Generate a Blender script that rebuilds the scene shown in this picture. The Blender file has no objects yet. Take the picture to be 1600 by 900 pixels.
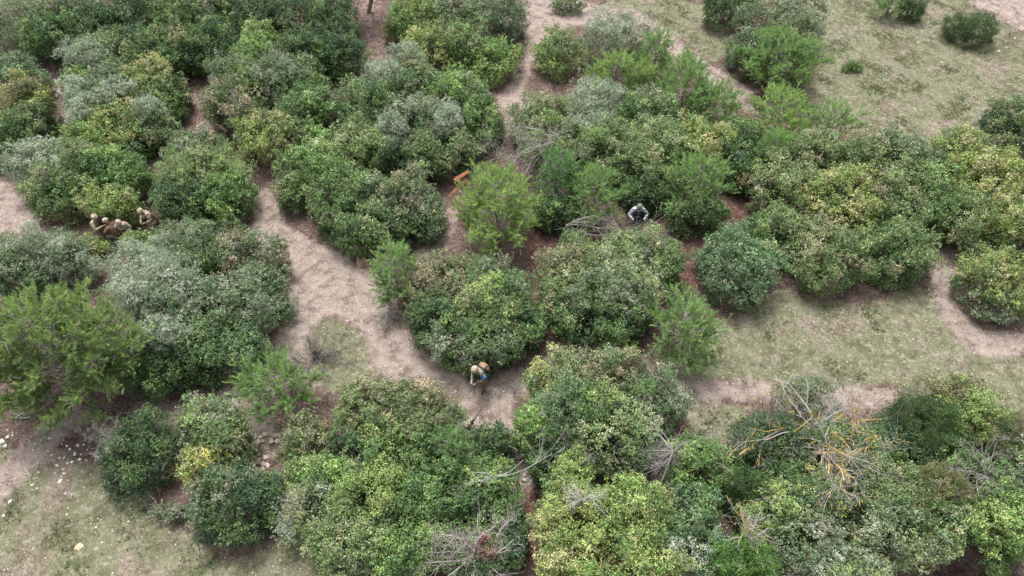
import bpy, bmesh, math, random
import numpy as np
from mathutils import Vector, Matrix
R = math.radians
sc = bpy.context.scene
col = sc.collection

# ------------------------------------------------------------------ camera
CH, PITCH, FPX = 23.0, R(50.0), 1142.0
cam = bpy.data.cameras.new('camera'); camo = bpy.data.objects.new('camera', cam); col.objects.link(camo)
camo.location = (0, 0, CH); camo.rotation_euler = (math.pi/2-PITCH, 0, 0)
cam.sensor_width = 36.0; cam.lens = 36.0*FPX/1600.0; cam.clip_start = 0.1; cam.clip_end = 6000
sc.camera = camo
# ------------------------------------------------------------------ world, sun, exposure (overcast day)
SUN_EL, SUN_AZ = R(68), R(-22)      # azimuth clockwise from +Y (away from the camera)
w = bpy.data.worlds.new('World'); sc.world = w; w.use_nodes = True
nt = w.node_tree; bgn = nt.nodes['Background']
sky = nt.nodes.new('ShaderNodeTexSky'); sky.sky_type = 'NISHITA'; sky.sun_disc = False
sky.sun_elevation = SUN_EL; sky.sun_rotation = SUN_AZ; sky.dust_density = 4.0; sky.ozone_density = 0.6; sky.air_density = 1.0
hs = nt.nodes.new('ShaderNodeHueSaturation'); hs.inputs['Saturation'].default_value = 0.30
nt.links.new(sky.outputs[0], hs.inputs['Color']); nt.links.new(hs.outputs[0], bgn.inputs[0])
bgn.inputs[1].default_value = 0.15
sl = bpy.data.lights.new('sun', 'SUN'); sl.energy = 2.1; sl.angle = R(16); sl.color = (1.0, 0.975, 0.95)
so = bpy.data.objects.new('sun', sl); col.objects.link(so)
sd = Vector((math.sin(SUN_AZ)*math.cos(SUN_EL), math.cos(SUN_AZ)*math.cos(SUN_EL), math.sin(SUN_EL)))
so.rotation_euler = sd.to_track_quat('Z', 'Y').to_euler(); so.location = sd*60
sc.view_settings.view_transform = 'Standard'; sc.view_settings.look = 'None'
sc.view_settings.gamma = 1.0; sc.view_settings.use_curve_mapping = False
sc.view_settings.exposure = 0.70
sc.cycles.max_bounces = 6; sc.cycles.transparent_max_bounces = 4; sc.cycles.transmission_bounces = 3; sc.cycles.diffuse_bounces = 3

# ------------------------------------------------------------------ pixel -> world point
FW = np.array([0, math.cos(PITCH), -math.sin(PITCH)]); UP = np.array([0, math.sin(PITCH), math.cos(PITCH)]); RT = np.array([1., 0, 0])
def G(px, py, z=0.0):
    d = FW*FPX + RT*(px-800) - UP*(py-450)
    t = (z-CH)/d[2]
    return np.array([0, 0, CH]) + d*t
def px_scale(px, py, z):
    p = G(px, py, z) - np.array([0, 0, CH]); return FPX/float(p@FW)
def elev(py): return PITCH + math.atan((py-450)/FPX)

rng = np.random.default_rng(11); random.seed(7)

# ------------------------------------------------------------------ helpers
def tag(o, label=None, cat=None, group=None, kind=None):
    if label: o['label'] = label
    if cat: o['category'] = cat
    if group: o['group'] = group
    if kind: o['kind'] = kind
    return o
def empty(name, loc, rz=0.0):
    o = bpy.data.objects.new(name, None); col.objects.link(o); o.location = loc; o.rotation_euler = (0, 0, rz)
    o.empty_display_size = 0.3; return o
def link(name, me, mat, parent=None, loc=None):
    o = bpy.data.objects.new(name, me); col.objects.link(o)
    if mat is not None and len(me.materials) == 0: me.materials.append(mat)
    if parent is not None: o.parent = parent
    if loc is not None: o.location = loc
    return o
def np_mesh(name, verts, faces, colr=None, smooth=False, mats=None):
    """verts (N,3), faces (M,k) equal-sided, colr (N,3) per vertex"""
    me = bpy.data.meshes.new(name)
    verts = np.ascontiguousarray(verts, dtype=np.float32); faces = np.ascontiguousarray(faces, dtype=np.int32)
    M, k = faces.shape
    me.vertices.add(len(verts)); me.vertices.foreach_set('co', verts.ravel())
    me.loops.add(M*k); me.loops.foreach_set('vertex_index', faces.ravel())
    me.polygons.add(M); me.polygons.foreach_set('loop_start', np.arange(M, dtype=np.int32)*k)
    try: me.polygons.foreach_set('loop_total', np.full(M, k, dtype=np.int32))
    except Exception: pass
    me.polygons.foreach_set('use_smooth', np.full(M, smooth, dtype=bool))
    if colr is not None:
        a = me.color_attributes.new('tint', 'FLOAT_COLOR', 'POINT')
        c4 = np.ones((len(verts), 4), dtype=np.float32); c4[:, :3] = colr
        a.data.foreach_set('color', c4.ravel())
    me.update(calc_edges=True); return me
def unit(v): return v/np.maximum(np.linalg.norm(v, axis=-1, keepdims=True), 1e-9)
def rdir(n): return unit(rng.normal(size=(n, 3)))

def leaves_mesh(name, pos, nrm, L, W, colr):
    n = len(pos)
    t = unit(np.cross(nrm, rdir(n))); b = np.cross(nrm, t)
    L = np.asarray(L)[:, None]; W = np.asarray(W)[:, None]
    v = np.empty((n, 4, 3)); fold = nrm*W*0.22
    v[:, 0] = pos + t*L*.5; v[:, 1] = pos + b*W*.5 + fold; v[:, 2] = pos - t*L*.5; v[:, 3] = pos - b*W*.5 + fold
    return np_mesh(name, v.reshape(-1, 3), np.arange(n*4).reshape(n, 4), np.repeat(colr, 4, axis=0))

def tubes_mesh(name, segs, cols, sides=4):
    """segs: list (p0,p1,r0,r1); one mesh, cols (N,3)"""
    S = np.array([[*a, *b, r0, r1] for a, b, r0, r1 in segs], dtype=float)
    p0, p1, r0, r1 = S[:, 0:3], S[:, 3:6], S[:, 6:7], S[:, 7:8]
    d = unit(p1-p0); ref = np.where(np.abs(d[:, 2:3]) > .9, np.array([[1., 0, 0]]), np.array([[0, 0, 1.]]))
    u = unit(np.cross(d, ref)); v = np.cross(d, u); n = len(S)
    V = np.empty((n, 2*sides, 3))
    for k in range(sides):
        a = 2*math.pi*k/sides; off = u*math.cos(a)+v*math.sin(a)
        V[:, k] = p0+off*r0; V[:, sides+k] = p1+off*r1
    F = np.array([[k, (k+1) % sides, sides+(k+1) % sides, sides+k] for k in range(sides)])
    faces = (np.arange(n)[:, None, None]*2*sides + F[None]).reshape(-1, 4)
    return np_mesh(name, V.reshape(-1, 3), faces, np.repeat(np.asarray(cols), 2*sides, axis=0), smooth=True)

# ------------------------------------------------------------------ materials
def new_mat(name):
    m = bpy.data.materials.new(name); m.use_nodes = True
    return m, m.node_tree, m.node_tree.nodes['Principled BSDF']
def leaf_mat(name, rough=.5, trans=.22, spec=.35):
    m, t, b = new_mat(name); out = t.nodes['Material Output']
    at = t.nodes.new('ShaderNodeAttribute'); at.attribute_name = 'tint'
    t.links.new(at.outputs['Color'], b.inputs['Base Color'])
    b.inputs['Roughness'].default_value = rough; b.inputs['Specular IOR Level'].default_value = spec
    tr = t.nodes.new('ShaderNodeBsdfTranslucent'); t.links.new(at.outputs['Color'], tr.inputs[0])
    mx = t.nodes.new('ShaderNodeMixShader'); mx.inputs[0].default_value = trans
    t.links.new(b.outputs[0], mx.inputs[1]); t.links.new(tr.outputs[0], mx.inputs[2]); t.links.new(mx.outputs[0], out.inputs[0])
    return m
def tint_mat(name, rough=.85, nscale=40, amt=.5):
    m, t, b = new_mat(name)
    at = t.nodes.new('ShaderNodeAttribute'); at.attribute_name = 'tint'
    tc = t.nodes.new('ShaderNodeTexCoord'); no = t.nodes.new('ShaderNodeTexNoise'); no.inputs['Scale'].default_value = nscale
    t.links.new(tc.outputs['Object'], no.inputs['Vector'])
    mr = t.nodes.new('ShaderNodeMapRange'); mr.inputs[3].default_value = 1-amt; mr.inputs[4].default_value = 1+amt
    t.links.new(no.outputs[0], mr.inputs[0])
    vm = t.nodes.new('ShaderNodeVectorMath'); vm.operation = 'SCALE'
    t.links.new(at.outputs['Color'], vm.inputs[0]); t.links.new(mr.outputs[0], vm.inputs['Scale'])
    t.links.new(vm.outputs[0], b.inputs['Base Color']); b.inputs['Roughness'].default_value = rough
    bp = t.nodes.new('ShaderNodeBump'); bp.inputs['Strength'].default_value = .4; bp.inputs['Distance'].default_value = .01
    t.links.new(no.outputs[0], bp.inputs['Height']); t.links.new(bp.outputs[0], b.inputs['Normal'])
    return m
def noise_mat(name, c1, c2, scale=8, rough=.85, lo=.42, hi=.58, c3=None, bump=.2):
    m, t, b = new_mat(name)
    tc = t.nodes.new('ShaderNodeTexCoord'); no = t.nodes.new('ShaderNodeTexNoise')
    no.inputs['Scale'].default_value = scale; no.inputs['Detail'].default_value = 5
    t.links.new(tc.outputs['Object'], no.inputs['Vector'])
    cr = t.nodes.new('ShaderNodeValToRGB'); e = cr.color_ramp.elements
    e[0].position = lo; e[0].color = (*c1, 1); e[1].position = hi; e[1].color = (*c2, 1)
    if c3: k = e.new((lo+hi)/2); k.color = (*c3, 1)
    t.links.new(no.outputs[0], cr.inputs[0]); t.links.new(cr.outputs[0], b.inputs['Base Color'])
    b.inputs['Roughness'].default_value = rough
    bp = t.nodes.new('ShaderNodeBump'); bp.inputs['Strength'].default_value = bump; bp.inputs['Distance'].default_value = .02
    t.links.new(no.outputs[0], bp.inputs['Height']); t.links.new(bp.outputs[0], b.inputs['Normal'])
    return m
M_LEAF = leaf_mat('broad_leaf', .42, .25, .5)
M_GREY = leaf_mat('felted_leaf', .75, .15, .2)
M_NEEDLE = leaf_mat('needle', .6, .4, .25)
M_GRASS = leaf_mat('grass_blade', .8, .3, .1)
M_BARK = tint_mat('bark', .9, 30, .5)
M_STONE = tint_mat('limestone', .9, 14, .25)

# ------------------------------------------------------------------ terrain
def fbm(x, y, s=1.0, seed=0):
    v = 0; a = 1
    for k in range(4):
        f = s*2**k; p = seed*1.7+k*2.3
        v = v + a*np.sin(x*f*1.1+p+1.3*np.sin(y*f*.7+p))*np.cos(y*f*.93+p*1.3+1.1*np.sin(x*f*.8-p)); a *= .5
    return v/1.9
DIPS = [(415, 712, .35, .9, .8), (832, 800, .4, .9, 2.2), (1335, 870, .8, .9, .9), (1500, 885, .8, .9, .9)]
DIPW = [(G(px, py), d, sx, sy) for px, py, d, sx, sy in DIPS]
def hz(x, y):
    h = .07*fbm(x, y, .35, 3) + .02*fbm(x, y, 1.9, 5)
    for g, d, sx, sy in DIPW:
        h = h - d*np.exp(-((x-g[0])/sx)**2 - ((y-g[1])/sy)**2)
    return h
def polyd(x, y, pts, closed=True):
    """signed distance (positive inside) to a polygon, or distance to a polyline"""
    P = np.array([G(*p)[:2] for p in pts]); n = len(P)
    d = np.full(x.shape, 1e9); ins = np.zeros(x.shape, bool)
    for i in range(n if closed else n-1):
        a = P[i]; b = P[(i+1) % n]; e = b-a
        t = np.clip(((x-a[0])*e[0]+(y-a[1])*e[1])/(e@e), 0, 1)
        d = np.minimum(d, np.hypot(x-a[0]-t*e[0], y-a[1]-t*e[1]))
        if closed:
            c = ((a[1] > y) != (b[1] > y)) & (x < (b[0]-a[0])*(y-a[1])/((b[1]-a[1]) or 1e-9)+a[0]); ins ^= c
    return np.where(ins, d, -d) if closed else d
PATH_POLY = [
 [(398,300),(415,300),(440,345),(500,385),(560,408),(602,425),(612,480),(650,520),(700,565),(760,595),(840,575),(900,520),(905,545),(870,590),(800,625),(800,690),(770,690),(720,640),(700,612),(640,600),(580,585),(570,520),(520,490),(480,505),(465,560),(420,600),(400,585),(455,500),(440,440),(405,370)],
 [(820,0),(905,0),(1000,20),(1060,60),(1120,110),(1210,165),(1200,185),(1150,165),(1090,130),(1045,85),(900,35),(850,60),(835,95),(815,140),(830,160),(820,200),(795,200),(780,160),(815,110),(828,60)],
 [(1500,-10),(1620,-10),(1640,70),(1560,28)],
 [(-40,270),(10,280),(45,330),(80,362),(-40,362)],
]
PATH_LINE = [([(1040,607),(1150,610),(1230,612),(1330,620),(1450,628)], .38), ([(1478,400),(1478,450),(1490,495),(1530,535),(1640,540)], .5),
 ([(230,640),(300,655),(370,625)], .45), ([(370,610),(385,650),(420,690)], .55), ([(790,660),(808,700),(822,745)], .3),
 ([(700,335),(690,375),(650,412)], .35), ([(110,655),(60,690),(0,760),(-60,830)], .55),
 ([(60,105),(85,130),(75,190),(50,240)], .5), ([(300,130),(318,170),(325,215)], .5), ([(575,-10),(585,60),(600,105)], .6), ([(560,120),(600,110),(560,135)], .4)]
GRASS_POLY = [
 [(1250,-10),(1500,-10),(1560,30),(1640,70),(1640,230),(1450,225),(1320,205),(1220,170),(1280,120)],
 [(905,15),(1000,20),(1120,100),(1150,60),(1120,10),(1000,-10)],
 [(1020,560),(1120,500),(1230,455),(1340,480),(1465,445),(1500,530),(1640,555),(1640,680),(1560,640),(1400,610),(1060,598)],
 [(-60,690),(60,690),(160,720),(260,800),(360,870),(440,830),(500,850),(560,960),(-60,960)],
 [(455,510),(520,490),(585,520),(600,560),(570,600),(520,620),(430,605)],
 [(1060,625),(1180,630),(1160,700),(1080,690)],
]
RED_LINE = [([(905,135),(960,110)], .9), ([(715,320),(690,370)], .5), ([(575,-10),(590,95)], .5), ([(800,160),(800,195)], .35), ([(1165,290),(1155,345)], .5),
 ([(850,360),(845,430)], .7), ([(1085,370),(1075,440)], .6), ([(90,670),(30,720),(0,760)], .9), ([(808,700),(830,860)], .6), ([(240,640),(400,700)], .5), ([(300,130),(325,215)], .5), ([(70,110),(60,240)],.5), ([(1060,650),(1150,690)], .8), ([(640,470),(660,500)], .3)]
def sstep(v, a, b): t = np.clip((v-a)/(b-a), 0, 1); return t*t*(3-2*t)
def masks(x, y):
    wob = .35*fbm(x, y, 1.1, 8) + .15*fbm(x, y, 4.0, 2)
    pth = np.zeros(x.shape); gr = np.zeros(x.shape); rd = np.zeros(x.shape)
    for p in PATH_POLY: pth = np.maximum(pth, sstep(polyd(x, y, p)+wob*.7, -.7, .55))
    for i, (p, r) in enumerate(PATH_LINE):
        pth = np.maximum(pth, sstep(r-polyd(x, y, p, False)+wob*.5, -.55, .35)*(.9 if i < 7 else .45))
    for p in GRASS_POLY: gr = np.maximum(gr, sstep(polyd(x, y, p)+wob, -.5, .6))
    for p, r in RED_LINE: rd = np.maximum(rd, sstep(r-polyd(x, y, p, False)+wob*.6, -.35, .35))
    out = sstep(np.abs(x), 26, 32); gr = np.maximum(gr, out*.8); gr = np.maximum(gr, sstep(y, 50, 56)*.8)
    return pth, gr, rd

def axis(lo, hi, step):
    c = np.arange(lo, hi+1e-6, step); o = [step]
    while sum(o) < 2500: o.append(o[-1]*1.5)
    o = np.cumsum(o); return np.concatenate([lo-o[::-1], c, hi+o])
gx, gy = axis(-33, 33, .14), axis(5, 52, .14)
X, Y = np.meshgrid(gx, gy); x, y = X.ravel(), Y.ravel()
near = (np.abs(x) < 60) & (y > -20) & (y < 80)
z = np.where(near, hz(x, y), 0)
mk = np.zeros((len(x), 3)); a, b_, c_ = masks(x[near], y[near]); mk[near] = np.stack([a, b_, c_], 1); mk[~near, 1] = .8
ni, nj = len(gx), len(gy)
I, J = np.meshgrid(np.arange(ni-1), np.arange(nj-1)); q = (J*ni+I).ravel()
gfaces = np.stack([q, q+1, q+1+ni, q+ni], 1)
gverts = np.stack([x, y, z], 1)
def ground_mat():
    m, t, b = new_mat('soil'); N = t.nodes; Lk = t.links
    at = N.new('ShaderNodeAttribute'); at.attribute_name = 'tint'; sep = N.new('ShaderNodeSeparateColor'); Lk.new(at.outputs['Color'], sep.inputs[0])
    tc = N.new('ShaderNodeTexCoord')
    def noise(s, d=6, r=.6):  # object-space fractal noise
        n = N.new('ShaderNodeTexNoise'); n.inputs['Scale'].default_value = s; n.inputs['Detail'].default_value = d; n.inputs['Roughness'].default_value = r
        Lk.new(tc.outputs['Object'], n.inputs['Vector']); return n
    def ramp(src, stops):
        r = N.new('ShaderNodeValToRGB'); e = r.color_ramp.elements
        e[0].position, e[0].color = stops[0][0], (*stops[0][1], 1); e[1].position, e[1].color = stops[-1][0], (*stops[-1][1], 1)
        for p, c in stops[1:-1]: k = e.new(p); k.color = (*c, 1)
        Lk.new(src, r.inputs[0]); return r.outputs[0]
    def mix(f, a, b2):
        k = N.new('ShaderNodeMix'); k.data_type = 'RGBA'; Lk.new(f, k.inputs[0]); Lk.new(a, k.inputs[6]); Lk.new(b2, k.inputs[7]); return k.outputs[2]
    def edge(mask, nz, amt=.7):
        # mask + (noise-.5)*amt -> smooth threshold
        a1 = N.new('ShaderNodeMath'); a1.operation = 'MULTIPLY_ADD'; Lk.new(nz, a1.inputs[0]); a1.inputs[1].default_value = amt; Lk.new(mask, a1.inputs[2])
        r = N.new('ShaderNodeMapRange'); r.interpolation_type = 'SMOOTHSTEP'; Lk.new(a1.outputs[0], r.inputs[0]); r.inputs[1].default_value = .5+amt*.5-.22; r.inputs[2].default_value = .5+amt*.5+.28; return r.outputs[0]
    n1, n2, n3, n4 = noise(1.9, 7, .68), noise(9, 8, .7), noise(45, 6, .75), noise(4, 6, .65)
    base = ramp(n2.outputs[0], [(.35, (.075, .05, .042)), (.5, (.14, .1, .085)), (.66, (.23, .18, .15))])
    redc = ramp(n2.outputs[0], [(.35, (.075, .04, .035)), (.52, (.15, .085, .075)), (.68, (.28, .19, .165))])
    nm = N.new('ShaderNodeMix'); nm.data_type = 'FLOAT'; nm.inputs[0].default_value = .5; Lk.new(n4.outputs[0], nm.inputs[2]); Lk.new(n2.outputs[0], nm.inputs[3])
    grs = ramp(nm.outputs[0], [(.34, (.11, .09, .065)), (.42, (.20, .185, .13)), (.49, (.15, .165, .09)), (.55, (.235, .225, .16)), (.64, (.36, .32, .255))])
    pm = N.new('ShaderNodeMix'); pm.data_type = 'FLOAT'; pm.inputs[0].default_value = .28; Lk.new(noise(24, 6, .72).outputs[0], pm.inputs[2]); Lk.new(n1.outputs[0], pm.inputs[3])
    pthc = ramp(pm.outputs[0], [(.32, (.13, .10, .085)), (.44, (.26, .208, .18)), (.56, (.34, .278, .242)), (.68, (.52, .45, .40))])
    big = N.new('ShaderNodeMapRange'); big.interpolation_type = 'SMOOTHSTEP'; nb_ = noise(.55, 5, .6); Lk.new(nb_.outputs[0], big.inputs[0]); big.inputs[1].default_value = .5; big.inputs[2].default_value = .68
    earth = ramp(n2.outputs[0], [(.32, (.13, .10, .08)), (.46, (.235, .19, .155)), (.58, (.30, .25, .205)), (.7, (.46, .40, .34))])
    grs = mix(big.outputs[0], grs, earth)
    c = mix(edge(sep.outputs[2], n4.outputs[0]), base, redc)
    c = mix(edge(sep.outputs[1], n4.outputs[0], .9), c, grs)
    dirt = ramp(n2.outputs[0], [(.34, (.13, .095, .08)), (.5, (.23, .175, .15)), (.66, (.36, .285, .25))])
    c = mix(edge(sep.outputs[0], n4.outputs[0], 1.5), c, dirt)
    c = mix(edge(sep.outputs[0], n4.outputs[0], .8), c, pthc)
    # fine grit
    g = ramp(n3.outputs[0], [(.36, (.42, .40, .39)), (.5, (1, 1, 1)), (.64, (1.6, 1.58, 1.55))])
    k = N.new('ShaderNodeMix'); k.data_type = 'RGBA'; k.blend_type = 'MULTIPLY'; k.inputs[0].default_value = .9; Lk.new(c, k.inputs[6]); Lk.new(g, k.inputs[7])
    g2 = ramp(n1.outputs[0], [(.38, (.58, .54, .52)), (.48, (.95, .95, .95)), (.62, (1.15, 1.15, 1.15))])
    k2 = N.new('ShaderNodeMix'); k2.data_type = 'RGBA'; k2.blend_type = 'MULTIPLY'; k2.inputs[0].default_value = .8; Lk.new(k.outputs[2], k2.inputs[6]); Lk.new(g2, k2.inputs[7])
    Lk.new(k2.outputs[2], b.inputs['Base Color']); b.inputs['Roughness'].default_value = .95; b.inputs['Specular IOR Level'].default_value = .15
    bp = N.new('ShaderNodeBump'); bp.inputs['Strength'].default_value = .7; bp.inputs['Distance'].default_value = .03
    ad = N.new('ShaderNodeMath'); ad.operation = 'ADD'; Lk.new(n2.outputs[0], ad.inputs[0]); Lk.new(n3.outputs[0], ad.inputs[1])
    Lk.new(ad.outputs[0], bp.inputs['Height']); Lk.new(bp.outputs[0], b.inputs['Normal'])
    return m
M_SOIL = ground_mat()
tag(link('ground', np_mesh('ground', gverts, gfaces, mk, smooth=True), M_SOIL), kind='structure')
# trodden paths: the part of the sheet where the soil is bare, 4 mm above the ground
pf = mk[gfaces, 0].mean(1) > .5
used_v = np.unique(gfaces[pf]); remap = np.full(len(gverts), -1); remap[used_v] = np.arange(len(used_v))
pv = gverts[used_v].copy(); pv[:, 2] += .004
tag(link('path', np_mesh('path', pv, remap[gfaces[pf]], mk[used_v], smooth=True), M_SOIL), kind='structure')
# ------------------------------------------------------------------ leaf palettes (albedo)
PAL = {
 'dk': [(.030,.060,.022),(.048,.085,.026),(.035,.070,.035),(.06,.10,.03)],
 'gr': [(.058,.108,.032),(.085,.145,.042),(.047,.087,.030),(.115,.17,.055)],
 'br': [(.095,.165,.042),(.125,.20,.052),(.075,.135,.038),(.15,.225,.065)],
 'li': [(.145,.20,.055),(.115,.175,.045),(.185,.235,.075),(.09,.14,.04)],
 'ye': [(.19,.225,.065),(.15,.195,.05),(.12,.165,.045),(.24,.235,.10)],
 'rd': [(.16,.065,.05),(.12,.06,.045),(.11,.10,.05)],
 'yy': [(.33,.28,.055),(.27,.25,.05),(.18,.19,.05)],
 'ol': [(.10,.145,.05),(.13,.17,.065),(.075,.115,.04),(.16,.16,.085)],
 'pa': [(.16,.205,.085),(.125,.175,.06),(.21,.225,.115),(.095,.145,.05)],
 'bn': [(.15,.15,.08),(.11,.135,.06),(.19,.16,.095),(.08,.115,.04)],
 'gy': [(.19,.225,.155),(.165,.20,.13),(.23,.26,.19),(.13,.165,.10)],
 'gd': [(.095,.135,.065),(.125,.155,.085),(.07,.115,.045),(.155,.17,.11)],
 'bg': [(.07,.125,.052),(.10,.155,.072),(.055,.10,.042),(.125,.175,.085)],
 'jd': [(.035,.065,.022),(.05,.085,.028)],
 'jb': [(.06,.13,.028),(.085,.16,.035)],
 'kh': [(.12,.125,.05),(.09,.10,.04),(.15,.14,.07)],
}
SPEC = {  # leaf length, width, clump radius, leaves per m2 factor, material
 'broad': (.080, .046, .29, 1.2, M_LEAF), 'fine': (.060, .026, .30, 1.7, M_GREY), 'heath': (.075, .018, .22, 2.4, M_NEEDLE)}
NLEAF = [0]; GAIN = np.array([2.12, 2.12, 2.15])
def shrub(cx, cy, rx, ry, h, pal, label, name='evergreen_shrub', form='broad', front=False, dens=1.0, group=None, twigs=0):
    pals = pal.split('+')
    s0 = px_scale(cx, cy, h*.5); ph = elev(cy); k_ = .07*s0; ry_m = max(ry-k_, ry*.8)/s0; a = max(rx-k_, rx*.8)/s0
    c = min(.62*h, .95*ry_m, a*1.15); zc = h-c
    if front:
        e = .8*zc*math.cos(ph)*s0; cy -= e*.45; ry_m = max(ry-k_-e*.45, ry*.55)/s0; c = min(.62*h, .95*ry_m, a*1.15); zc = h-c
    b = math.sqrt(max(ry_m**2-(c*math.cos(ph))**2, .1*ry_m**2))/math.sin(ph); b = min(max(b, .5*a), 1.7*a)
    P = G(cx, cy, zc); bx, by = P[0], P[1]; bz = float(hz(bx, by))
    L, W, rc0, df, mat = SPEC[form]; far = by > 30
    if by < 21: L, W, df = L*.84, W*.84, df*1.3
    rc0 = rc0*min(1.0, max(.45, min(a, b)/1.0))
    # clump centres: dome + skirt to the ground
    S = 2*math.pi*(((a*b)**1.6+(a*c)**1.6+(b*c)**1.6)/3)**.625
    Nd = max(7, int(S/(1.5*rc0**2)))
    d = rdir(Nd*2); d[:, 2] = np.abs(d[:, 2]); d = d[:Nd]
    lob = 1+.12*np.sin(3*np.arctan2(d[:, 1], d[:, 0])+rng.uniform(0, 6))+.10*np.sin(5*np.arctan2(d[:, 1], d[:, 0])*1.0+4*d[:, 2]+rng.uniform(0, 6))
    rr = lob*rng.uniform(.66 if form != 'fine' else .58, 1.06, Nd)
    C = np.stack([d[:, 0]*a, d[:, 1]*b, d[:, 2]*c], 1)*rr[:, None]; C[:, 2] += zc-bz
    Od = unit(np.stack([d[:, 0]/a, d[:, 1]/b, d[:, 2]/c], 1))
    Ns = int(2*math.pi*math.sqrt((a*a+b*b)/2)*max(zc, .1)/(2.0*rc0**2))
    if Ns > 0:
        th = rng.uniform(0, 2*math.pi, Ns); zz = rng.uniform(.1, 1, Ns); rad = (.78+.18*zz)*rng.uniform(.82, 1.03, Ns)
        rad *= 1+.12*np.sin(3*th+1)
        Cs = np.stack([np.cos(th)*a*rad, np.sin(th)*b*rad, zz*(zc-bz)], 1)
        C = np.concatenate([C, Cs]); Od = np.concatenate([Od, unit(np.stack([np.cos(th), np.sin(th), np.full(Ns, .1)], 1))])
    nc = len(C); rc = rc0*rng.uniform(.6, 1.45, nc)
    ol = (rng.random(nc) < .10) & (C[:, 2] > .3*h); C[ol] *= rng.uniform(1.08, 1.2, (ol.sum(), 1)); rc[ol] *= .5
    # palette per clump, coherent patches
    tone = []
    fr = rng.uniform(.5, 1.0, 3); phs = rng.uniform(0, 6, 4)
    pt = np.sin(C[:, 0]*fr[0]*1.5+phs[0])+np.sin(C[:, 1]*fr[1]*1.5+phs[1])+np.sin(C[:, 2]*2+phs[2])+rng.normal(0, .9, nc)
    which = np.clip(((pt+2.6)/5.2*len(pals)).astype(int), 0, len(pals)-1) if len(pals) > 1 else np.zeros(nc, int)
    cc = np.empty((nc, 3))
    for i, p in enumerate(pals):
        A = np.array(PAL[p]); m = which == i
        cc[m] = A[rng.integers(0, len(A), m.sum())]
    cc *= rng.uniform(.8, 1.28, (nc, 1))*GAIN
    nl = np.maximum(8, (430*dens*df*3.2*rc**2*(.8 if far else 1.0))).astype(int)
    idx = np.repeat(np.arange(nc), nl); n = len(idx)
    PS = 8                                   # leaves per sprig: every leaf sits on a shoot, the shoots on a clump
    ns = n//PS; sc0 = rng.integers(0, n, ns); sci = idx[sc0]
    sdd = unit(rng.normal(size=(ns, 3))+Od[sci]*.75); srad = rc[sci]*np.abs(rng.normal(.80, .24, ns)); spos = C[sci]+sdd*srad[:, None]*np.array([1, 1, .85])
    sv = rng.uniform(.7, 1.35, (ns, 1)); si = np.repeat(np.arange(ns), PS); n = len(si); idx = sci[si]
    dd = unit(sdd[si]+rng.normal(size=(n, 3))*.45)
    pos = spos[si]+rng.normal(size=(n, 3))*L*.55+dd*L*.35
    nrm = unit(dd*.7+rng.normal(size=(n, 3))*.62+np.array([0, 0, .45])+Od[idx]*.2)
    # deep filler leaves so that the crown is closed
    nf = int(n*.06); fd = rdir(nf); fd[:, 2] = np.abs(fd[:, 2])*1.0
    fp = np.stack([fd[:, 0]*a, fd[:, 1]*b, fd[:, 2]*c+(zc-bz)], 1)*np.array([1, 1, 1])*rng.uniform(.55, .85, (nf, 1))
    fp[:, 2] = np.maximum(fp[:, 2], .05)
    A = np.array(PAL[pals[0]]); fc = A[rng.integers(0, len(A), nf)]*1.1
    cc = cc*.94+cc.mean(1, keepdims=True)*.06
    cl = cc[idx]*sv[si]*(.5+.95*rng.random((n, 1))**1.35)*(1+rng.normal(0, .06, (n, 3)))
    pos = np.concatenate([pos, fp]); nrm = np.concatenate([nrm, unit(fd*.4+rdir(nf))]); cl = np.concatenate([cl, fc])
    Ls = np.concatenate([L*rng.uniform(.7, 1.3, n), np.full(nf, L*1.7)]); Ws = np.concatenate([W*rng.uniform(.7, 1.3, n), np.full(nf, W*1.9)])
    keep = pos[:, 2] > .01; pos, nrm, cl, Ls, Ws = pos[keep], nrm[keep], cl[keep], Ls[keep], Ws[keep]
    NLEAF[0] += len(pos)
    root = empty(name, (bx, by, bz)); tag(root, label, 'shrub', group)
    link('foliage', leaves_mesh('foliage', pos, nrm, Ls, Ws, np.clip(cl, .01, .8)), mat, root)
    # stems from the base into the crown
    segs, cs = [], []
    kp = rng.permutation(nc)[:min(nc, 16 if twigs < 20 else 34)]
    for k in kp:
        tip = C[k]*np.array([.92, .92, .95]); base = np.array([rng.normal(0, .1), rng.normal(0, .1), -.05]); mid = base*.4+tip*.45+np.array([0, 0, .12*h])+rng.normal(0, .06, 3)
        q0 = base; r = .028*rng.uniform(.7, 1.3)
        for q1, r1 in ((mid, r*.7), (tip, r*.3)): segs.append((q0, q1, r, r1)); cs.append((.16, .13, .105)); q0, r = q1, r1
    for k in range(int(twigs)):
        i = kp[rng.integers(0, len(kp))]; o = C[i]*np.array([.92, .92, .95]); dv = unit(Od[i]+rng.normal(0, .5, 3)+np.array([0, 0, .35])); ln = rng.uniform(.25, .6)
        segs.append((o, o+dv*ln, .009, .004)); cs.append((.42, .38, .34))
        for _ in range(4):
            t0 = o+dv*ln*rng.uniform(.3, .9); segs.append((t0, t0+unit(dv+rng.normal(0, .6, 3))*ln*.45, .006, .003)); cs.append((.42, .38, .34))
    link('branches', tubes_mesh('branches', segs, cs, 4), M_BARK, root)
    return root

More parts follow.
